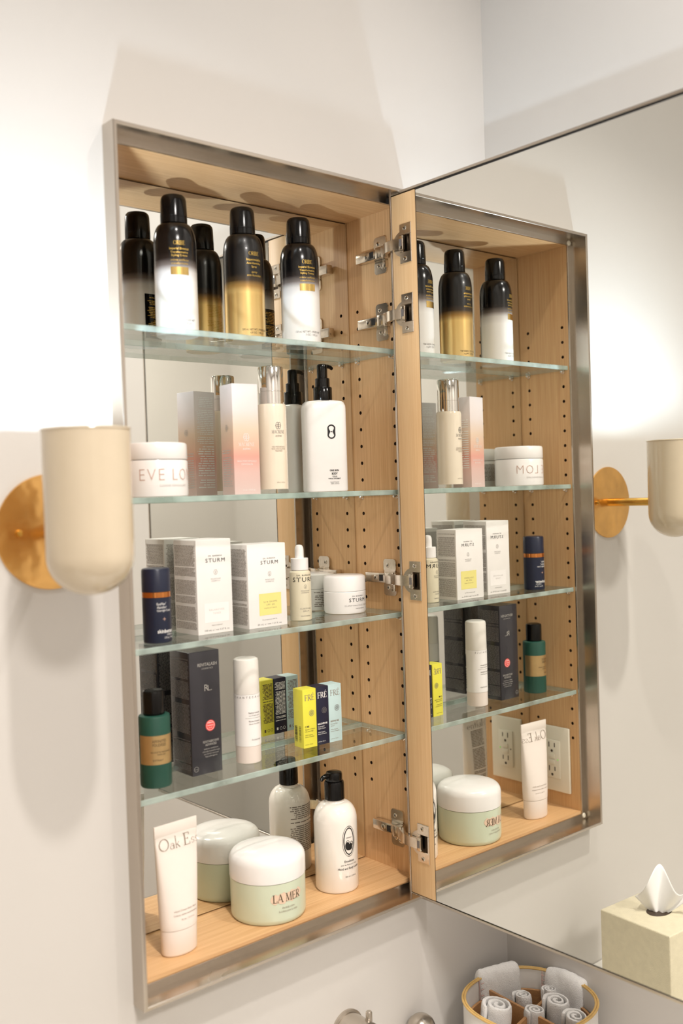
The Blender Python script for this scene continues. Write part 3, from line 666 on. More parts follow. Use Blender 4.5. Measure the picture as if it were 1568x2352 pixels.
# ------------------------------------------------------------------ third shelf
t = thing('cream_bottle', (75.5, 47, SZ[3]), facing(75.5, 47, 30), 'small navy cylinder bottle with copper ring on the third shelf', 'bottle')
R = 17.4
MB().lathe([(0, .4), (15.5, 0), (17, .6), (R, 2), (R, 55.5), (0, 55.6)], 48, cap=False).build('bottle_body', 'navy_plastic', t)
MB().lathe([(R-.2, 55.6), (R, 55.8), (R, 62.2), (0, 62.3)], 48, cap=False).build('copper_ring', 'copper_ring', t)
MB().lathe([(R-.2, 62.4), (R+.1, 62.8), (R-.1, 88.8), (16.4, 90.6), (14, 91.2), (0, 91.3)], 48, cap=False).build('cap', 'navy_plastic', t)
i_ = Ink(R).text('EyeMax\u00b0', -9, 46.6, 3., align='L', maxw=12).text('AlphaRet\u00b0', -9, 42.6, 2.6, align='L', maxw=13).text('Overnight Cream', -9, 38.8, 2.6, align='L', width=19)
i_.text('skinbetter', -9, 12.6, 4.4, align='L', width=23, bold=.015).text('SCIENCE\u00ae', 3, 9.4, 2., align='L', width=10).text('.5 fl oz / 15 mL', -1, 5.6, 2.4, align='L', width=16).done('lettering', 'white_ink', t)
Ink(R).rect(-.3, .3, 27.5, 31.5).rect(-2, 2, 29.2, 29.8).done('cross_mark', 'copper_ink', t)

def sturm_lines(i_, u, z, s=1.):
    i_.text('DR. BARBARA', u, z+7.2*s, 1.9*s, width=21*s, spacing=1.3).text('STURM', u, z, 4.9*s, width=30*s, spacing=1.25)
t = carton('toner_carton', (136, 50), 54.5, 52, 121, 1.5, SZ[3], 'card_white', 'tall white carton, taller of two, with blank pale square, on the third shelf')
i_ = Ink(None, 26); sturm_lines(i_, 2, 92)
i_.done('lettering', 'black_ink', t)
i_ = Ink(None, 26); i_.ring(2, 79, 2.6, 3.2, .35).text('2', 2, 77.4, 3.2).text('MOLECULAR', 2, 69.6, 1.6, width=15, spacing=1.2).text('COSMETICS', 2, 66.8, 1.6, width=13.5, spacing=1.2).text('100 mL e / net 3.37 fl. oz.', 2, 3.6, 2.2, width=39).text('MADE IN GERMANY', 2, 10, 1.3, width=17)
i_.done('small_print', 'grey_ink', t)
i_ = Ink(None, 26, lift=.18).rect(-17, 21, 14.5, 39.5).done('pale_square', 'white_matte', t)
Ink(None, 26, lift=.35).text('BALANCING', 2, 29.5, 2.2, width=23, spacing=1.5).text('TONER', 2, 25, 2.2, width=12, spacing=1.5).done('product_print', 'pale_ink', t)
def dense(t, wd, dp, h, mat, seed):
    for sd, d_, ww in ((3, wd/2, dp), (1, wd/2, dp), (2, dp/2, wd)):
        i_ = Ink(None, d_, side=sd); m_ = ww/2-2.5
        i_.lines(-m_, m_, h*.04, h*.30, int(h*.17), .06, seed+sd, .42).lines(-m_, m_, h*.33, h*.58, int(h*.165), .06, seed+sd+7, .42).lines(-m_, m_, h*.62, h*.95, int(h*.21), .06, seed+sd+13, .42)
        i_.done('side_print' if sd != 2 else 'rear_print', mat, t)
dense(t, 54.5, 52, 121, 'micro_ink', 50)
t = carton('sunscreen_carton', (210.2, 43), 63, 42, 111, 0, SZ[3], 'card_white', 'white carton with pale yellow square label on the third shelf')
i_ = Ink(None, 21); sturm_lines(i_, 4, 84, .95); i_.done('lettering', 'black_ink', t)
i_ = Ink(None, 21); i_.ring(4, 71, 2.4, 3.1, .35).text('2', 4, 69.4, 3.1).text('MOLECULAR', 4, 62.5, 1.5, width=15, spacing=1.2).text('COSMETICS', 4, 59.8, 1.5, width=13.5, spacing=1.2).text('Broad spectrum SPF 50', 2, 9.4, 1.4, width=24).text('30 mL e / net 1.01 fl. oz.', 2, 3.2, 2.2, width=40).done('small_print', 'grey_ink', t)
Ink(None, 21, lift=.18).rect(-14.5, 22, 16, 45).done('yellow_label', 'label_yellow', t)
Ink(None, 21, lift=.35).text('SUN DROPS', 3.7, 32.6, 2.1, width=22, spacing=1.5).text('SPF 50', 3.7, 28.6, 2.1, width=13, spacing=1.5).text('sunscreen', 3.7, 24.6, 2.1, width=20, spacing=1.5).done('product_print', 'tan_ink', t)
dense(t, 63, 42, 111, 'micro_ink', 80)

t = thing('dropper_bottle', (314, 64.5, SZ[3]), facing(314, 64.5, 28), 'small frosted serum bottle with white rubber dropper', 'bottle')
R = 15.2
MB().lathe([(0, .6), (13, 0), (14.8, .8), (R, 2.5), (R, 64), (14.4, 67.4), (12.2, 69.4), (11, 70), (0, 70)], 44, cap=False).build('bottle_body', 'serum_glass', t)
MB().lathe([(12, 70), (12.3, 70.4), (12.3, 86), (11.6, 86.8), (7, 87), (0, 87)], 40, cap=False).build('collar', 'white_plastic', t)
MB().lathe([(6.2, 87), (6.2, 98), (5.7, 101.8), (4.2, 104.3), (2, 105.2), (0, 105.4)], 28, cap=False).build('rubber_bulb', 'white_matte', t)
i_ = Ink(R).text('DR. BARBARA', 0, 62.4, 2., width=24, spacing=1.2).text('STURM', 0, 54.4, 6., width=36, spacing=1.2).done('lettering', 'black_ink', t)
i_ = Ink(R).ring(0, 47.4, 2.1, 2.7, .3).text('2', 0, 46, 2.8).text('MOLECULAR', 0, 41, 1.4, width=13).text('COSMETICS', 0, 38.4, 1.4, width=12).text('CLARIFYING', 0, 16, 2., width=17, spacing=1.3).text('SERUM', 0, 12.6, 2., width=9.5, spacing=1.3).text('MADE IN GERMANY', 0, 6, 1.5, width=15).done('small_print', 'grey_ink', t)
k = math.pi*R; Ink(R).lines(k-11, k+11, 10, 56, 18, .3, 61).done('rear_print', 'grey_ink', t)

t = thing('face_cream_jar', (408, 79, SZ[3]), facing(408, 79, 38), 'round white face cream jar nearest the hinges on the third shelf', 'jar')
R = 31.
MB().lathe([(0, 1), (24, .6), (27, 0), (29.6, .8), (R, 3.5), (R, 31.5), (30.4, 32.4), (0, 32.5)], 56, cap=False).build('jar_body', 'white_plastic', t)
MB().lathe([(30.2, 32.6), (R, 33.2), (30.8, 51), (29.8, 53.6), (27.2, 55), (0, 55.4)], 56, cap=False).build('lid', 'white_plastic', t)
Ink(R).text('DR. BARBARA', 0, 25, 2., width=19, spacing=1.2).text('STURM', 0, 17.6, 5.2, width=29, spacing=1.2).done('lettering', 'black_ink', t)
Ink(R).text('CLARIFYING FACE CREAM', 0, 11.4, 2., width=42, spacing=1.3).text('MADE IN GERMANY', 4, 7.2, 1.5, width=17).done('small_print', 'grey_ink', t)
k = math.pi*R; Ink(R).lines(k-24, k+24, 6, 29, 9, .3, 62).done('rear_print', 'micro_ink', t)

# ------------------------------------------------------------------ fourth shelf
t = thing('body_oil_bottle', (71, 55, SZ[4]), facing(71, 55, 34), 'matt green bottle with black cap and bronze label by the left frame', 'bottle')
R = 19.3
MB().lathe([(0, .6), (16, 0), (18.6, .6), (R, 2.4), (R, 85.5), (18.6, 87.6), (16.5, 88.4), (0, 88.4)], 52, cap=False).build('bottle_body', 'green_paint', t)
MB().lathe([(13.2, 88.5), (13.4, 89), (13.4, 115), (12.8, 117.2), (11.2, 118), (9.8, 117.4), (0, 117.2)], 40, cap=False).build('cap', 'cap_black', t)
Ink(R, lift=.15).rect(-34, 34, 29.5, 65).done('bronze_label', 'bronze_label', t)
Ink(R, lift=.3).text('AFFINIT\u00c9S', -6, 56.5, 3.4, width=18).text('POUDR\u00c9ES', -6, 52, 3.4, width=17).text('SILHOUETTE MARCHANDE', -4, 44, 1.8, width=26).text('PARFUM', -4, 41, 1.8, width=10).text('EXTRAIT', -8, 34, 2.2, width=13).done('lettering', 'brown_ink', t)

t = carton('eyebrow_carton', (120.5, 50), 45, 47, 157, 0, SZ[4], 'charcoal_card', 'tall charcoal carton in glossy film with round red seal')
i_ = Ink(None, 23.5).text('REVITALASH', 4, 138, 4., width=29, bold=.01, shear=.05).text('COSMETICS', 4, 134, 1.8, width=17)
i_.text('R', 2, 106, 8.2, font='sans').text('L.', 7, 106, 7, font='sans')
i_.text('REVITABROW\u00ae', 6, 39.5, 2.9, width=24, bold=.01, shear=.05).text('ADVANCED', 6, 35.6, 2.9, width=17, bold=.01).text('eyebrow conditioner', 6, 31, 2., width=22).text('clinically tested formula', 6, 27.6, 2., width=26).text('eye doctor reviewed', 6, 24.4, 2., width=22).text('hypoallergenic', 6, 21.2, 2., width=18)
i_.ring(-17, 8.5, 3.2, 3.2, .4).text('3 mL', -17, 7.6, 1.6).done('lettering', 'silver_ink', t)
Ink(None, 23.5, lift=.2).disc(6, 61, 7.2, 7.2).done('red_seal', 'red_seal', t)
i_ = Ink(None, 23.5, lift=.4).ring(6, 61, 5.8, 5.8, .4).text('advance', 6, 60.4, 2.1, width=8.6).text('brow', 6, 57.6, 1.6).lines(2.6, 9.4, 63.6, 65.4, 1, 0, 3).done('seal_print', 'white_ink', t)
dense(t, 45, 47, 157, 'grey_ink', 120)

t = thing('retinol_bottle', (214, 60, SZ[4]), facing(214, 60, 14), 'slim white frosted cylinder bottle beside the charcoal carton', 'bottle')
R = 17.4
MB().lathe([(0, .6), (14.6, 0), (16.6, .8), (R-.4, 2.6), (R-.4, 23), (0, 23)], 48, cap=False).build('clear_foot', 'frosted_pink', t)
MB().lathe([(R-.3, 23), (R, 23.4), (R, 91.6), (0, 91.7)], 48, cap=False).build('bottle_body', 'white_matte', t)
MB().lathe([(R-.3, 91.8), (R-.2, 92.2), (R-.6, 134), (16, 137), (13.8, 138.4), (11, 138), (0, 137.8)], 48, cap=False).build('cap', 'frosted_white', t)
Ink(R).text('CHANTECAILLE', 0, 87, 2.6, width=46, spacing=2.2, bold=.01).text('Retinol Intense', 6, 66.5, 2.2, width=17, bold=.01).text('Anti-Wrinkle Serum', 6, 63, 1.9, width=17).rect(-7, 19, 60.4, 60.7).text('R\u00e9tinol Intense', 6, 55.4, 2.2, width=17, bold=.01).text('S\u00e9rum Anti-Rides', 6, 52, 1.9, width=17).text('Aromacologie', 8, 31, 2.2, width=15).done('lettering', 'grey_ink', t)
k = math.pi*R; Ink(R).lines(k-13, k+13, 28, 62, 13, .3, 63, .55).rect(k-12, k-8.5, 64, 84).done('rear_print', 'black_ink', t)

for q, (fl, rot, mt, ink, nm, a, b, c_, lab) in enumerate((
    ((302.6, 53), -3, 'card_yellow', 'brown_ink', 'yellow', 'C ME', 'Vitamin C Serum', '15% Ascorbyl', 'small bright yellow carton, first of three side by side'),
    ((325.8, 53), -1, 'card_navy', 'white_ink', 'navy', 'RECOVER ME', 'Restorative', 'Night Cream', 'small navy carton between the yellow and pale blue ones'),
    ((349.0, 52.8), -2, 'card_blue', 'tan_ink', 'blue', 'REVIVE ME', 'Firming Eye', 'Serum', 'small pale blue carton beside the navy one'))):
    t = carton('small_carton', fl, 23, 23, 81.5, rot, SZ[4], mt, lab, group='three small skincare cartons')
    Ink(None, 11.5).text('FR\u00c9', 0, 66, 8.2, font='serif', width=16.5, thick=1.15).done('brand_letters', {'yellow': 'tan_ink', 'navy': 'white_ink', 'blue': 'silver_ink'}[nm], t)
    i_ = Ink(None, 11.5); i_.ring(3, 48, 4, 4, .6).ring(3, 48, 2.4, 2.4, .4)
    for a_ in range(0, 360, 45): i_.ring(3+1.6*math.cos(math.radians(a_)), 48+1.6*math.sin(math.radians(a_)), .8, .8, .25, 8)
    i_.done('emblem', 'grey_ink', t)
    Ink(None, 11.5).text(a, -9, 28.6, 2.2, align='L', bold=.03, maxw=17).text(b, -9, 25, 1.8, align='L', maxw=17).text(c_, -9, 22.2, 1.8, align='L', maxw=17).text('With Argania', -9, 17.2, 1.6, align='L', maxw=15).text('Active Complex', -9, 14.6, 1.6, align='L', maxw=16).text('1.0 fl oz / 30 mL', -9, 4, 1.4, align='L', maxw=15).done('lettering', ink, t)
    i_ = Ink(None, 11.5, side=2).lines(-9.5, 9.5, 18, 76, 30, .2, 70+q, .55); i_.ring(-6, 7, 2, 2, .5).ring(0, 7, 2, 2, .5).rect(5, 8, 5, 9).done('rear_print', {'yellow': 'brown_ink', 'navy': 'white_ink', 'blue': 'micro_ink'}[nm], t)
    if q == 0:
        i_ = Ink(None, 11.5, side=3); z = 8.
        while z < 30:
            hv = random.choice((.3, .5, .8)); i_.rect(-9, -3, z, z+hv); i_.rect(1, 6, z, z+hv*.6); z += hv+random.choice((.35, .5, .8))
        i_.done('barcode', 'black_ink', t)
    for sd in ((1, 3) if q else (1,)): Ink(None, 11.5, side=sd).lines(-9, 9, 8, 60, 22, .3, 90+q+sd, .5).done('side_print', ink, t)

# ------------------------------------------------------------------ bottom of the cabinet
t = thing('hand_cream_tube', (90.2, 46, S0), math.radians(3), 'cream squeeze tube standing on its cap at the left of the cabinet floor', 'tube')
def oval(w_, d_, z, n=48, e=2.):
    return [(math.copysign(abs(math.cos(2*math.pi*i/n))**(2/e), math.cos(2*math.pi*i/n))*w_/2, math.copysign(abs(math.sin(2*math.pi*i/n))**(2/e), math.sin(2*math.pi*i/n))*d_/2, z) for i in range(n)]
MB().loft([oval(44, 27, 0), oval(47, 29.5, 1.), oval(48.4, 31, 3), oval(49.6, 32, 32)]).build('cap', 'cream_tube', t, angle=50)
rr = [oval(50.4, 32.6, 32.6), oval(50.8, 33, 34)]
for q in range(1, 15):
    u = q/14; rr.append(oval(50.8+11.4*u, 33*(1-u)**.75+2.4*u, 34+114*u, e=2.+1.5*u))
MB().loft(rr).build('tube_body', 'cream_tube', t, angle=50)
MB().rbox(-31.3, 31.3, -1.2, 1.2, 147.5, 162, .5, 2).build('crimp', 'cream_tube', t)
def tube_y(z):
    u = min(1, max(0, (z-34)/114)); return (33*(1-u)**.75+2.4*u)/2, (50.8+11.4*u)/2
class TubeInk(Ink):
    def P(s, u, v):
        d_, w_ = tube_y(v); e = 2.+1.5*min(1, max(0, (v-34)/114)); y = d_*max(.001, 1-min(.999, abs(u)/w_)**e)**(1/e)+.5
        return (u, -y, v) if s.side == 0 else (-u, y, v)
TubeInk().text('Oak Ess', 2, 131, 14.5, font='serif', width=58, thick=.8).done('lettering', 'tan_ink', t)
TubeInk(side=2).text('entials', 2, 131, 14.5, font='serif', width=52, thick=.8).lines(-17, 17, 38, 128, 34, .15, 77, .5).done('rear_print', 'tan_ink', t)
TubeInk().text('Hand Cream Extra Rich', 2, 55, 2.2, width=33).text('Cr\u00e8me mains nourrissante', 2, 50, 2.2, width=35).text('75 mL / 2.5 fl oz', 4, 44, 1.8, width=20).done('small_print', 'tan_ink', t)

t = thing('body_cream_jar', (239.5, 61.6, S0), facing(239.5, 61.6, 30), 'large pale sage green jar with domed white lid on the cabinet floor', 'jar')
R = 51.
MB().lathe([(0, 1.2), (40, .8), (45, 0), (48.6, .8), (50.2, 3), (50.6, 7), (R, 54), (0, 54)], 72, cap=False).build('jar_body', 'sage_plastic', t)
MB().lathe([(R-.6, 54.3), (R+.5, 54.8), (R+.6, 56), (R+.6, 76), (50.6, 80.4), (48.6, 84), (45.4, 86.8), (40, 89), (30, 91.2), (16, 92.6), (0, 93)], 72, cap=False).build('lid', 'white_plastic', t)
i_ = Ink(R, lift=.2)
pv = []
for q in range(41):
    u = -24+48*q/40; e_ = min(1, min(q, 40-q)/5)**.5; hh = (6.2+1.0*math.sin(q*.55)+.5*math.sin(q*1.3))*max(.12, e_)
    pv += [(u, 35.4+u*.06-hh), (u, 36.2+u*.06+hh*.95)]
i_.poly(pv, [(2*q, 2*q+2, 2*q+3, 2*q+1) for q in range(40)])
i_.done('peach_brushstroke', 'peach_brush', t)
Ink(R, lift=.4).text('LA MER', 0, 30.4, 10.6, font='serif', width=42, thick=1.1).done('lettering', 'brown_ink', t)
Ink(R, lift=.35).text('the body cr\u00e8me', 1, 21.4, 2.7, width=19).text('la cr\u00e8me pour le corps', 1, 16.8, 2.7, width=28).done('small_print', 'tan_ink', t)

t = thing('lotion_bottle', (360.5, 60, S0), facing(360.5, 60, 36), 'white lotion bottle with black pump and oval black emblem', 'bottle')
R = 31.2
MB().lathe([(0, 2), (24, 1.5), (27, 0), (29.8, .8), (R, 4), (R, 98)]+[(14+(R-14)*math.cos(math.radians(a)), 98+25*math.sin(math.radians(a))) for a in range(10, 91, 10)]+[(13, 124.5), (12.6, 127), (0, 127)], 60, cap=False).build('bottle_body', 'lotion', t)
MB().lathe([(13.8, 126.4), (14.4, 127), (14.2, 150), (13.4, 152), (11, 152.4), (0, 152.4)], 44, cap=False).build('collar', 'cap_black', t)
MB().lathe([(11.6, 152.6), (11.9, 153.4), (11.9, 162), (11, 164.6), (8.5, 165.6), (0, 166)], 40, cap=False).build('pump_head', 'cap_black', t)
MB().tube([(-5, 0, 160.5), (-15, -1, 161.4), (-21, -2, 160.6), (-25, -2.5, 157.4)], [4., 3.6, 3.2, 2.6], 14).build('nozzle', 'cap_black', t)
i_ = Ink(R, lift=.3); V = 73
i_.ring(0, V, 10.8, 21.5, .5).ring(0, V, 8.4, 18.6, 1.5)
i_.disc(-3, V-6, 3.6, 5.2).disc(2.6, V-7, 3, 4).disc(0, V-9.5, 5.4, 3.4).ring(4.2, V-4, 2.4, 3, .7).ring(-2.4, V-1.5, 2.6, 2.6, .6)
i_.text('PARFUMEUR', 0, V+4.4, 1.5, width=9.4)
i_.text('34 BOULEVARD', 0, V+20, .9, width=5).text('PARIS 5E', 0, V-21, .9, width=4)
i_.text('Emulsion', 0, 43.6, 3.2, width=16.5, bold=.008).text('pour les Mains et le Corps', 0, 39.4, 2., width=27).text('Hand and Body Lotion', 0, 33.6, 3.1, width=36, bold=.008).text('350 ml e 11.8 fl.oz', 2, 22.5, 2., width=19).done('emblem_and_lettering', 'black_ink', t)
k = math.pi*R; Ink(R, lift=.3).lines(k-22, k+22, 30, 100, 24, .2, 78, .5).done('rear_print', 'micro_ink', t)

# outlet on the left side panel, seen in the door mirror
t = thing('power_outlet', (XL, 61, 101), 0, 'ivory double power outlet inside the cabinet, seen in the door mirror', 'outlet')
MB().rbox(0, 5, -35, 35, -57.5, 57.5, 2, 3).build('cover_plate', 'ivory', t)
rc = MB().rbox(4.5, 8, -16.5, 16.5, -33.5, 33.5, 1.2, 2).build('receptacle', 'ivory', t)
for s_ in (-1, 1):
    z = 21*s_
    for y, h in ((-6, 7.5), (6, 9)): MB().box(7.8, 8.1, y-1, y+1, z+2-h/2+2, z+2+h/2+2).build('slot', 'slot', rc, smooth=False)
    MB().lathe([(0, 0), (2.5, 0)], 16, (8.1, 0, z-6.5), 'x', cap=False).build('ground_hole', 'slot', rc, smooth=False)
    MB().rbox(7.8, 9.4, -6.5, 6.5, 1.2*s_-4.4+4*s_, 1.2*s_+4.4+4*s_, .8).build('test_button', 'ivory', rc)
MB().lathe([(1.1, 0), (1., .5), (0, .7)], 12, (8, -12.5, 0), 'x', cap=False).build('indicator_light', 'green_led', rc)
MB().lathe([(1.4, 0), (1.2, .3), (0, .4)], 12, (8, 12.5, 0), 'x', cap=False).build('screw', 'slot', rc)

# ------------------------------------------------------------------ wall lamps
def sconce(x, label):
    t = thing('wall_sconce', (x, 0, 550), 0, label, 'wall lamp', 'pair of brass and cream wall lamps')
    MB().lathe([(0, 0), (62.6, 0), (63, 1.), (62.4, 2.6), (0, 3.2)], 72, axis='y', cap=False).build('backplate', 'brass', t)
    for sx in (-38, 38): MB().lathe([(4, 3), (4, 4.4), (3, 6.6), (0, 7.4)], 18, (sx, 0, 0), 'y', cap=False).build('screw', 'brass_rod', t)
    dx = -15. if x < 200 else 8.
    MB().tube([(0, -2, 0), (dx*.7, -84, 0)], 7., 20).build('arm', 'brass_rod', t)
    R = 43.; z0, z1 = -61., 104.
    pr = [(R*math.sin(math.radians(a)), z0+40*(1-math.cos(math.radians(a)))) for a in range(0, 91, 9)]+[(R, z0+60), (R, z1-3), (R+.9, z1-1.6), (R+.6, z1-.3), (R-.6, z1), (R-2., z1-.6), (R-3, z1-3), (R-3.2, z0+44)]+[((R-3.2)*math.cos(math.radians(a)), z0+44-36*math.sin(math.radians(a))) for a in range(9, 91, 9)]
    c = (dx, -121., 0)
    MB().lathe(pr, 72, c, cap=False).build('shade', 'ceramic', t)
    MB().lathe([(0, z0+8), (14, z0+8), (14, z0+46), (0, z0+46)], 24, c, cap=False).build('lamp_holder', 'ivory', t)
    bz = z1-72
    MB().lathe([(0, bz-26), (11, bz-26), (13, bz-14), (22, bz+4)]+[(27*math.cos(math.radians(a)), bz+16+27*math.sin(math.radians(a))) for a in range(-24, 91, 12)], 32, c, cap=False).build('bulb', 'bulb', t)
    l = bpy.data.lights.new('sconce_lamp', 'POINT'); l.energy = SCONCE_W; l.color = SCONCE_COL; l.shadow_soft_size = .011
    lo = bpy.data.objects.new('sconce_lamp', l); COL.objects.link(lo); lo.parent = t; lo.location = (c[0]*.001, c[1]*.001, (z1-12)*.001)
sconce(-78., 'cream cup wall lamp on round brass plate left of the cabinet')
sconce(557., 'cream cup wall lamp on brass plate hidden behind the open door')

# ------------------------------------------------------------------ wall mounted tap
t = thing('basin_tap', (319, 0, -150), 0, 'brushed nickel round wall tap handle with thin upright lever', 'tap')
MB().lathe([(0, 0), (27, 0), (27, 3), (24, 4.4), (24, 42), (22.5, 44), (0, 44.4)], 44, axis='y', cap=False).build('handle_body', 'nickel', t)
MB().lathe([(0, 0), (14, 0), (14, 1.4), (0, 1.8)], 30, (0, -44.3, 0), 'y', cap=False).build('end_cap', 'nickel', t)
MB().tube([(15, -30, -14), (15, -30, 29), (15, -30, 30.6)], [4.4, 4.4, 3.4], 16).build('lever', 'nickel', t)
t = thing('basin_spout', (438, -24, -250), 0, 'brushed nickel upright round tap body with domed top near the towel basket', 'tap')
MB().lathe([(27, 0), (27, 4), (20.5, 5), (20.5, 66), (19.6, 72), (16.6, 78), (11, 82.6), (4, 85), (0, 85.4)], 44, cap=False).build('body', 'nickel', t)
MB().tube([(4, -12, 66), (12, -26, 52), (18, -40, 40)], [3., 3., 2.6], 14).build('lever', 'nickel', t)

# ------------------------------------------------------------------ towel basket
BX, BY, BR, BZ = 560., -122., 90., CT
bt = thing('towel_basket', (BX, BY, BZ), 0, 'round white and bamboo basket with wooden dividers holding rolled towels', 'basket')
n_ = 72; RZ = 100.
def bring(r, z): return [(r*math.copysign(abs(math.cos(2*math.pi*i/n_))**.85, math.cos(2*math.pi*i/n_)), r*math.copysign(abs(math.sin(2*math.pi*i/n_))**.85, math.sin(2*math.pi*i/n_)), z) for i in range(n_)]
MB().loft([bring(BR-4, 0), bring(BR, 2), bring(BR, RZ-1), bring(BR-3, RZ-1), bring(BR-3, RZ-32)], cap=False).build('wall', 'lacquer', bt)
MB().loft([bring(BR-4.5, RZ-30), bring(BR-8, RZ-30.5), bring(BR-8, 4)], cap=False).build('wood_lining', 'divider', bt)
MB().loft([bring(BR-2, .2), bring(BR-2, 4)]).build('base', 'divider', bt)
for dr in (0.6, -2.6): MB().tube(bring(BR+dr, RZ), 1.7, 8, closed=True).build('bamboo_hoop', 'bamboo', bt)
MB().rbox(-BR+9, BR-9, -2.2, 2.2, 6, RZ-20, .6).build('divider', 'divider', bt, rz=math.radians(12))
MB().rbox(-2.2, 2.2, -BR+9, BR-9, 6, RZ-18, .6).build('divider', 'divider', bt, rz=math.radians(-4))
def fuzz(ob, amt=1.2, sub=2):
    s = ob.modifiers.new('sub', 'SUBSURF'); s.levels = s.render_levels = sub
    tx = bpy.data.textures.new('terry', 'CLOUDS'); tx.noise_scale = .0035
    d = ob.modifiers.new('pile', 'DISPLACE'); d.texture = tx; d.strength = amt*.001*2; d.mid_level = .5
    tx2 = bpy.data.textures.new('fold', 'CLOUDS'); tx2.noise_scale = .03
    d = ob.modifiers.new('fold', 'DISPLACE'); d.texture = tx2; d.strength = .005; d.mid_level = .5
    return ob
def draped(ang, width, label, inner, outer, lean=0):
    """folded washcloth hung over the rim at angle ang (degrees)"""
    a = math.radians(ang); r = BR-2
    t = thing('washcloth', (BX+r*math.cos(a), BY+r*math.sin(a), BZ+RZ), a, label, 'towel', 'white terry towels')
    # section in (radial, z): inside end -> over rim -> outside end
    path = [(-11, -inner), (-8, -inner*.5), (-7, -6), (-5, 4), (0, 8.5), (5, 5), (8, -5), (9, -outer*.5), (8, -outer)]
    th = 4.2; pts = []
    for i, p in enumerate(path):
        q0 = Vector(path[max(0, i-1)]); q1 = Vector(path[min(len(path)-1, i+1)]); tt = (q1-q0).normalized(); nn = Vector((-tt.y, tt.x)); pts.append((Vector(p)-nn*th, Vector(p)+nn*th))
    poly = [p[0] for p in pts]+[p[1] for p in reversed(pts)]
    mb = MB(); N = 9; rings = []
    for k in range(N):
        y = -width/2+width*k/(N-1); s_ = 1 if 0 < k < N-1 else .8; dy = lean*(abs(k-(N-1)/2)/N)
        rings.append([(p.x*s_+.25*0, y+0*p.y, p.y*(1-.02*abs(k-4))-dy) for p in poly])
    mb.loft(rings); o_ = mb.build('cloth', 'terry', t, angle=80); fuzz(o_)
    st_ = MB()
    for k in range(8):
        z = -inner+4+k*(inner-4)/7.5; st_.tube([(-13.5, width/2-1, z), (-13.2, width/2-6, z+.5)], .7, 6)
    st_.tube([(-12.5-1.5, width/2-.5, -inner), (-11.8, width/2-.2, -inner*.5), (-10, width/2, 0)], .8, 6)
    st_.build('stitched_hem', 'stitch', t)
draped(72, 74, 'folded white washcloth with pink stitched hem hung over basket rim at the wall', 72, 50)
draped(2, 70, 'folded white washcloth hung over the basket rim nearest the side wall', 60, 60, 10)
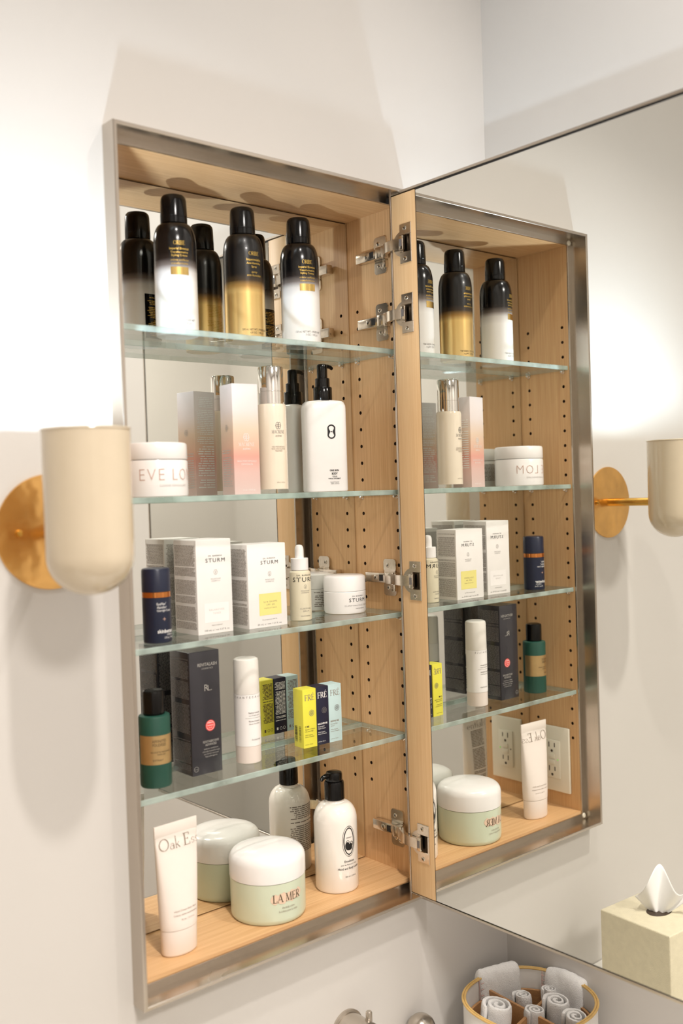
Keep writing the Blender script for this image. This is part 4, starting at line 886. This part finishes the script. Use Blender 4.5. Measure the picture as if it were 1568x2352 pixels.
def roll(x, y, z, rz, length, R, label, tilt=0.):
    t = thing('rolled_towel', (x, y, z), 0, label, 'towel', 'white terry towels')
    mb = MB(); turns = 2.4; n = 44; th = R*.8/turns*.72
    A, B = [], []
    for i in range(n+1):
        a = 2*math.pi*turns*i/n; r = R*(.2+.8*i/n); c_, s_ = math.cos(a), math.sin(a)
        A.append((r*c_, r*s_)); B.append(((r-th)*c_, (r-th)*s_))
    L_ = [0, .05, .35, .65, .95, 1]; m_ = n+1
    for q in L_:
        k_ = .97 if q in (0, 1) else 1.
        mb.v += [(u*k_, v_*k_, length*(q-.5)) for u, v_ in A]+[(u, v_, length*(q-.5)) for u, v_ in B]
    N2 = 2*m_
    for j in range(len(L_)-1):
        o0, o1 = j*N2, (j+1)*N2
        for i in range(n):
            mb.f.append((o0+i, o0+i+1, o1+i+1, o1+i)); mb.f.append((o0+m_+i+1, o0+m_+i, o1+m_+i, o1+m_+i+1))
        mb.f.append((o0+n, o0+m_+n, o1+m_+n, o1+n)); mb.f.append((o0+m_, o0, o1, o1+m_))
    for o0 in (0, (len(L_)-1)*N2):
        for i in range(n): mb.f.append((o0+i, o0+i+1, o0+m_+i+1, o0+m_+i))
    mb.mi = [0]*len(mb.f)
    o_ = mb.build('roll', 'terry', t, angle=80); fuzz(o_, .9, 1); o_.rotation_euler = (tilt, 0, rz)
    return t
roll(508, -101, CT+58, .5, 96, 25, 'largest rolled white towel in the basket, nearest the tap', .12)
roll(561, -128, CT+46, .8, 84, 17, 'rolled white towel against the divider beside the largest roll', .06)
roll(590, -86, CT+44, 0., 78, 16, 'small rolled towel below the hung washcloth in the rear compartment', -.06)
roll(600, -136, CT+48, 0., 88, 22, 'large rolled towel with visible spiral beside the wooden divider', .08)
roll(626, -106, CT+46, .5, 82, 13, 'small rolled towel behind the spiral roll in the basket', .0)
roll(586, -179, CT+48, -.3, 86, 20, 'rolled white towel at the basket edge furthest from the wall', .1)

# ------------------------------------------------------------------ tissue box (seen in the door mirror)
tx0, ty0 = 34., -152.
t = thing('tissue_box', (tx0, ty0, CT), math.radians(4), 'square cream textured tissue box cover on the worktop, seen in the mirror', 'tissue box')
hw, hh = 65., 148.
MB().rbox(-hw, hw, -hw, hw, 0, hh, 2.5, 3).build('cover', 'shagreen', t)
MB().lathe([(0, 0), (24, 0)], 40, (0, 0, hh+.2), cap=False, sx=1., sy=.72).build('opening', 'slot', t, smooth=False)
NU, NV = 36, 14; mb = MB(); vs_ = []
for iv in range(NV+1):
    v_ = iv/NV
    for iu in range(NU+1):
        u = iu/NU-.5; fan = 10+46*v_**.7
        x = u*fan*1.35-8*v_+14*v_*u; y = (7*math.sin(u*14+1)*(.5+v_)+10*v_*math.cos(u*5.2))*(.6+.5*v_)-4
        z = hh-3+v_*(62+12*math.sin(u*9+.6)-46*abs(u-.04)**1.3*1.6)
        vs_.append((x, y, z))
mb.add(vs_, [(j*(NU+1)+i, j*(NU+1)+i+1, (j+1)*(NU+1)+i+1, (j+1)*(NU+1)+i) for j in range(NV) for i in range(NU)])
o_ = mb.build('tissue', 'tissue_paper', t, rz=math.radians(54), angle=80)
so = o_.modifiers.new('sheet', 'SOLIDIFY'); so.thickness = .0004
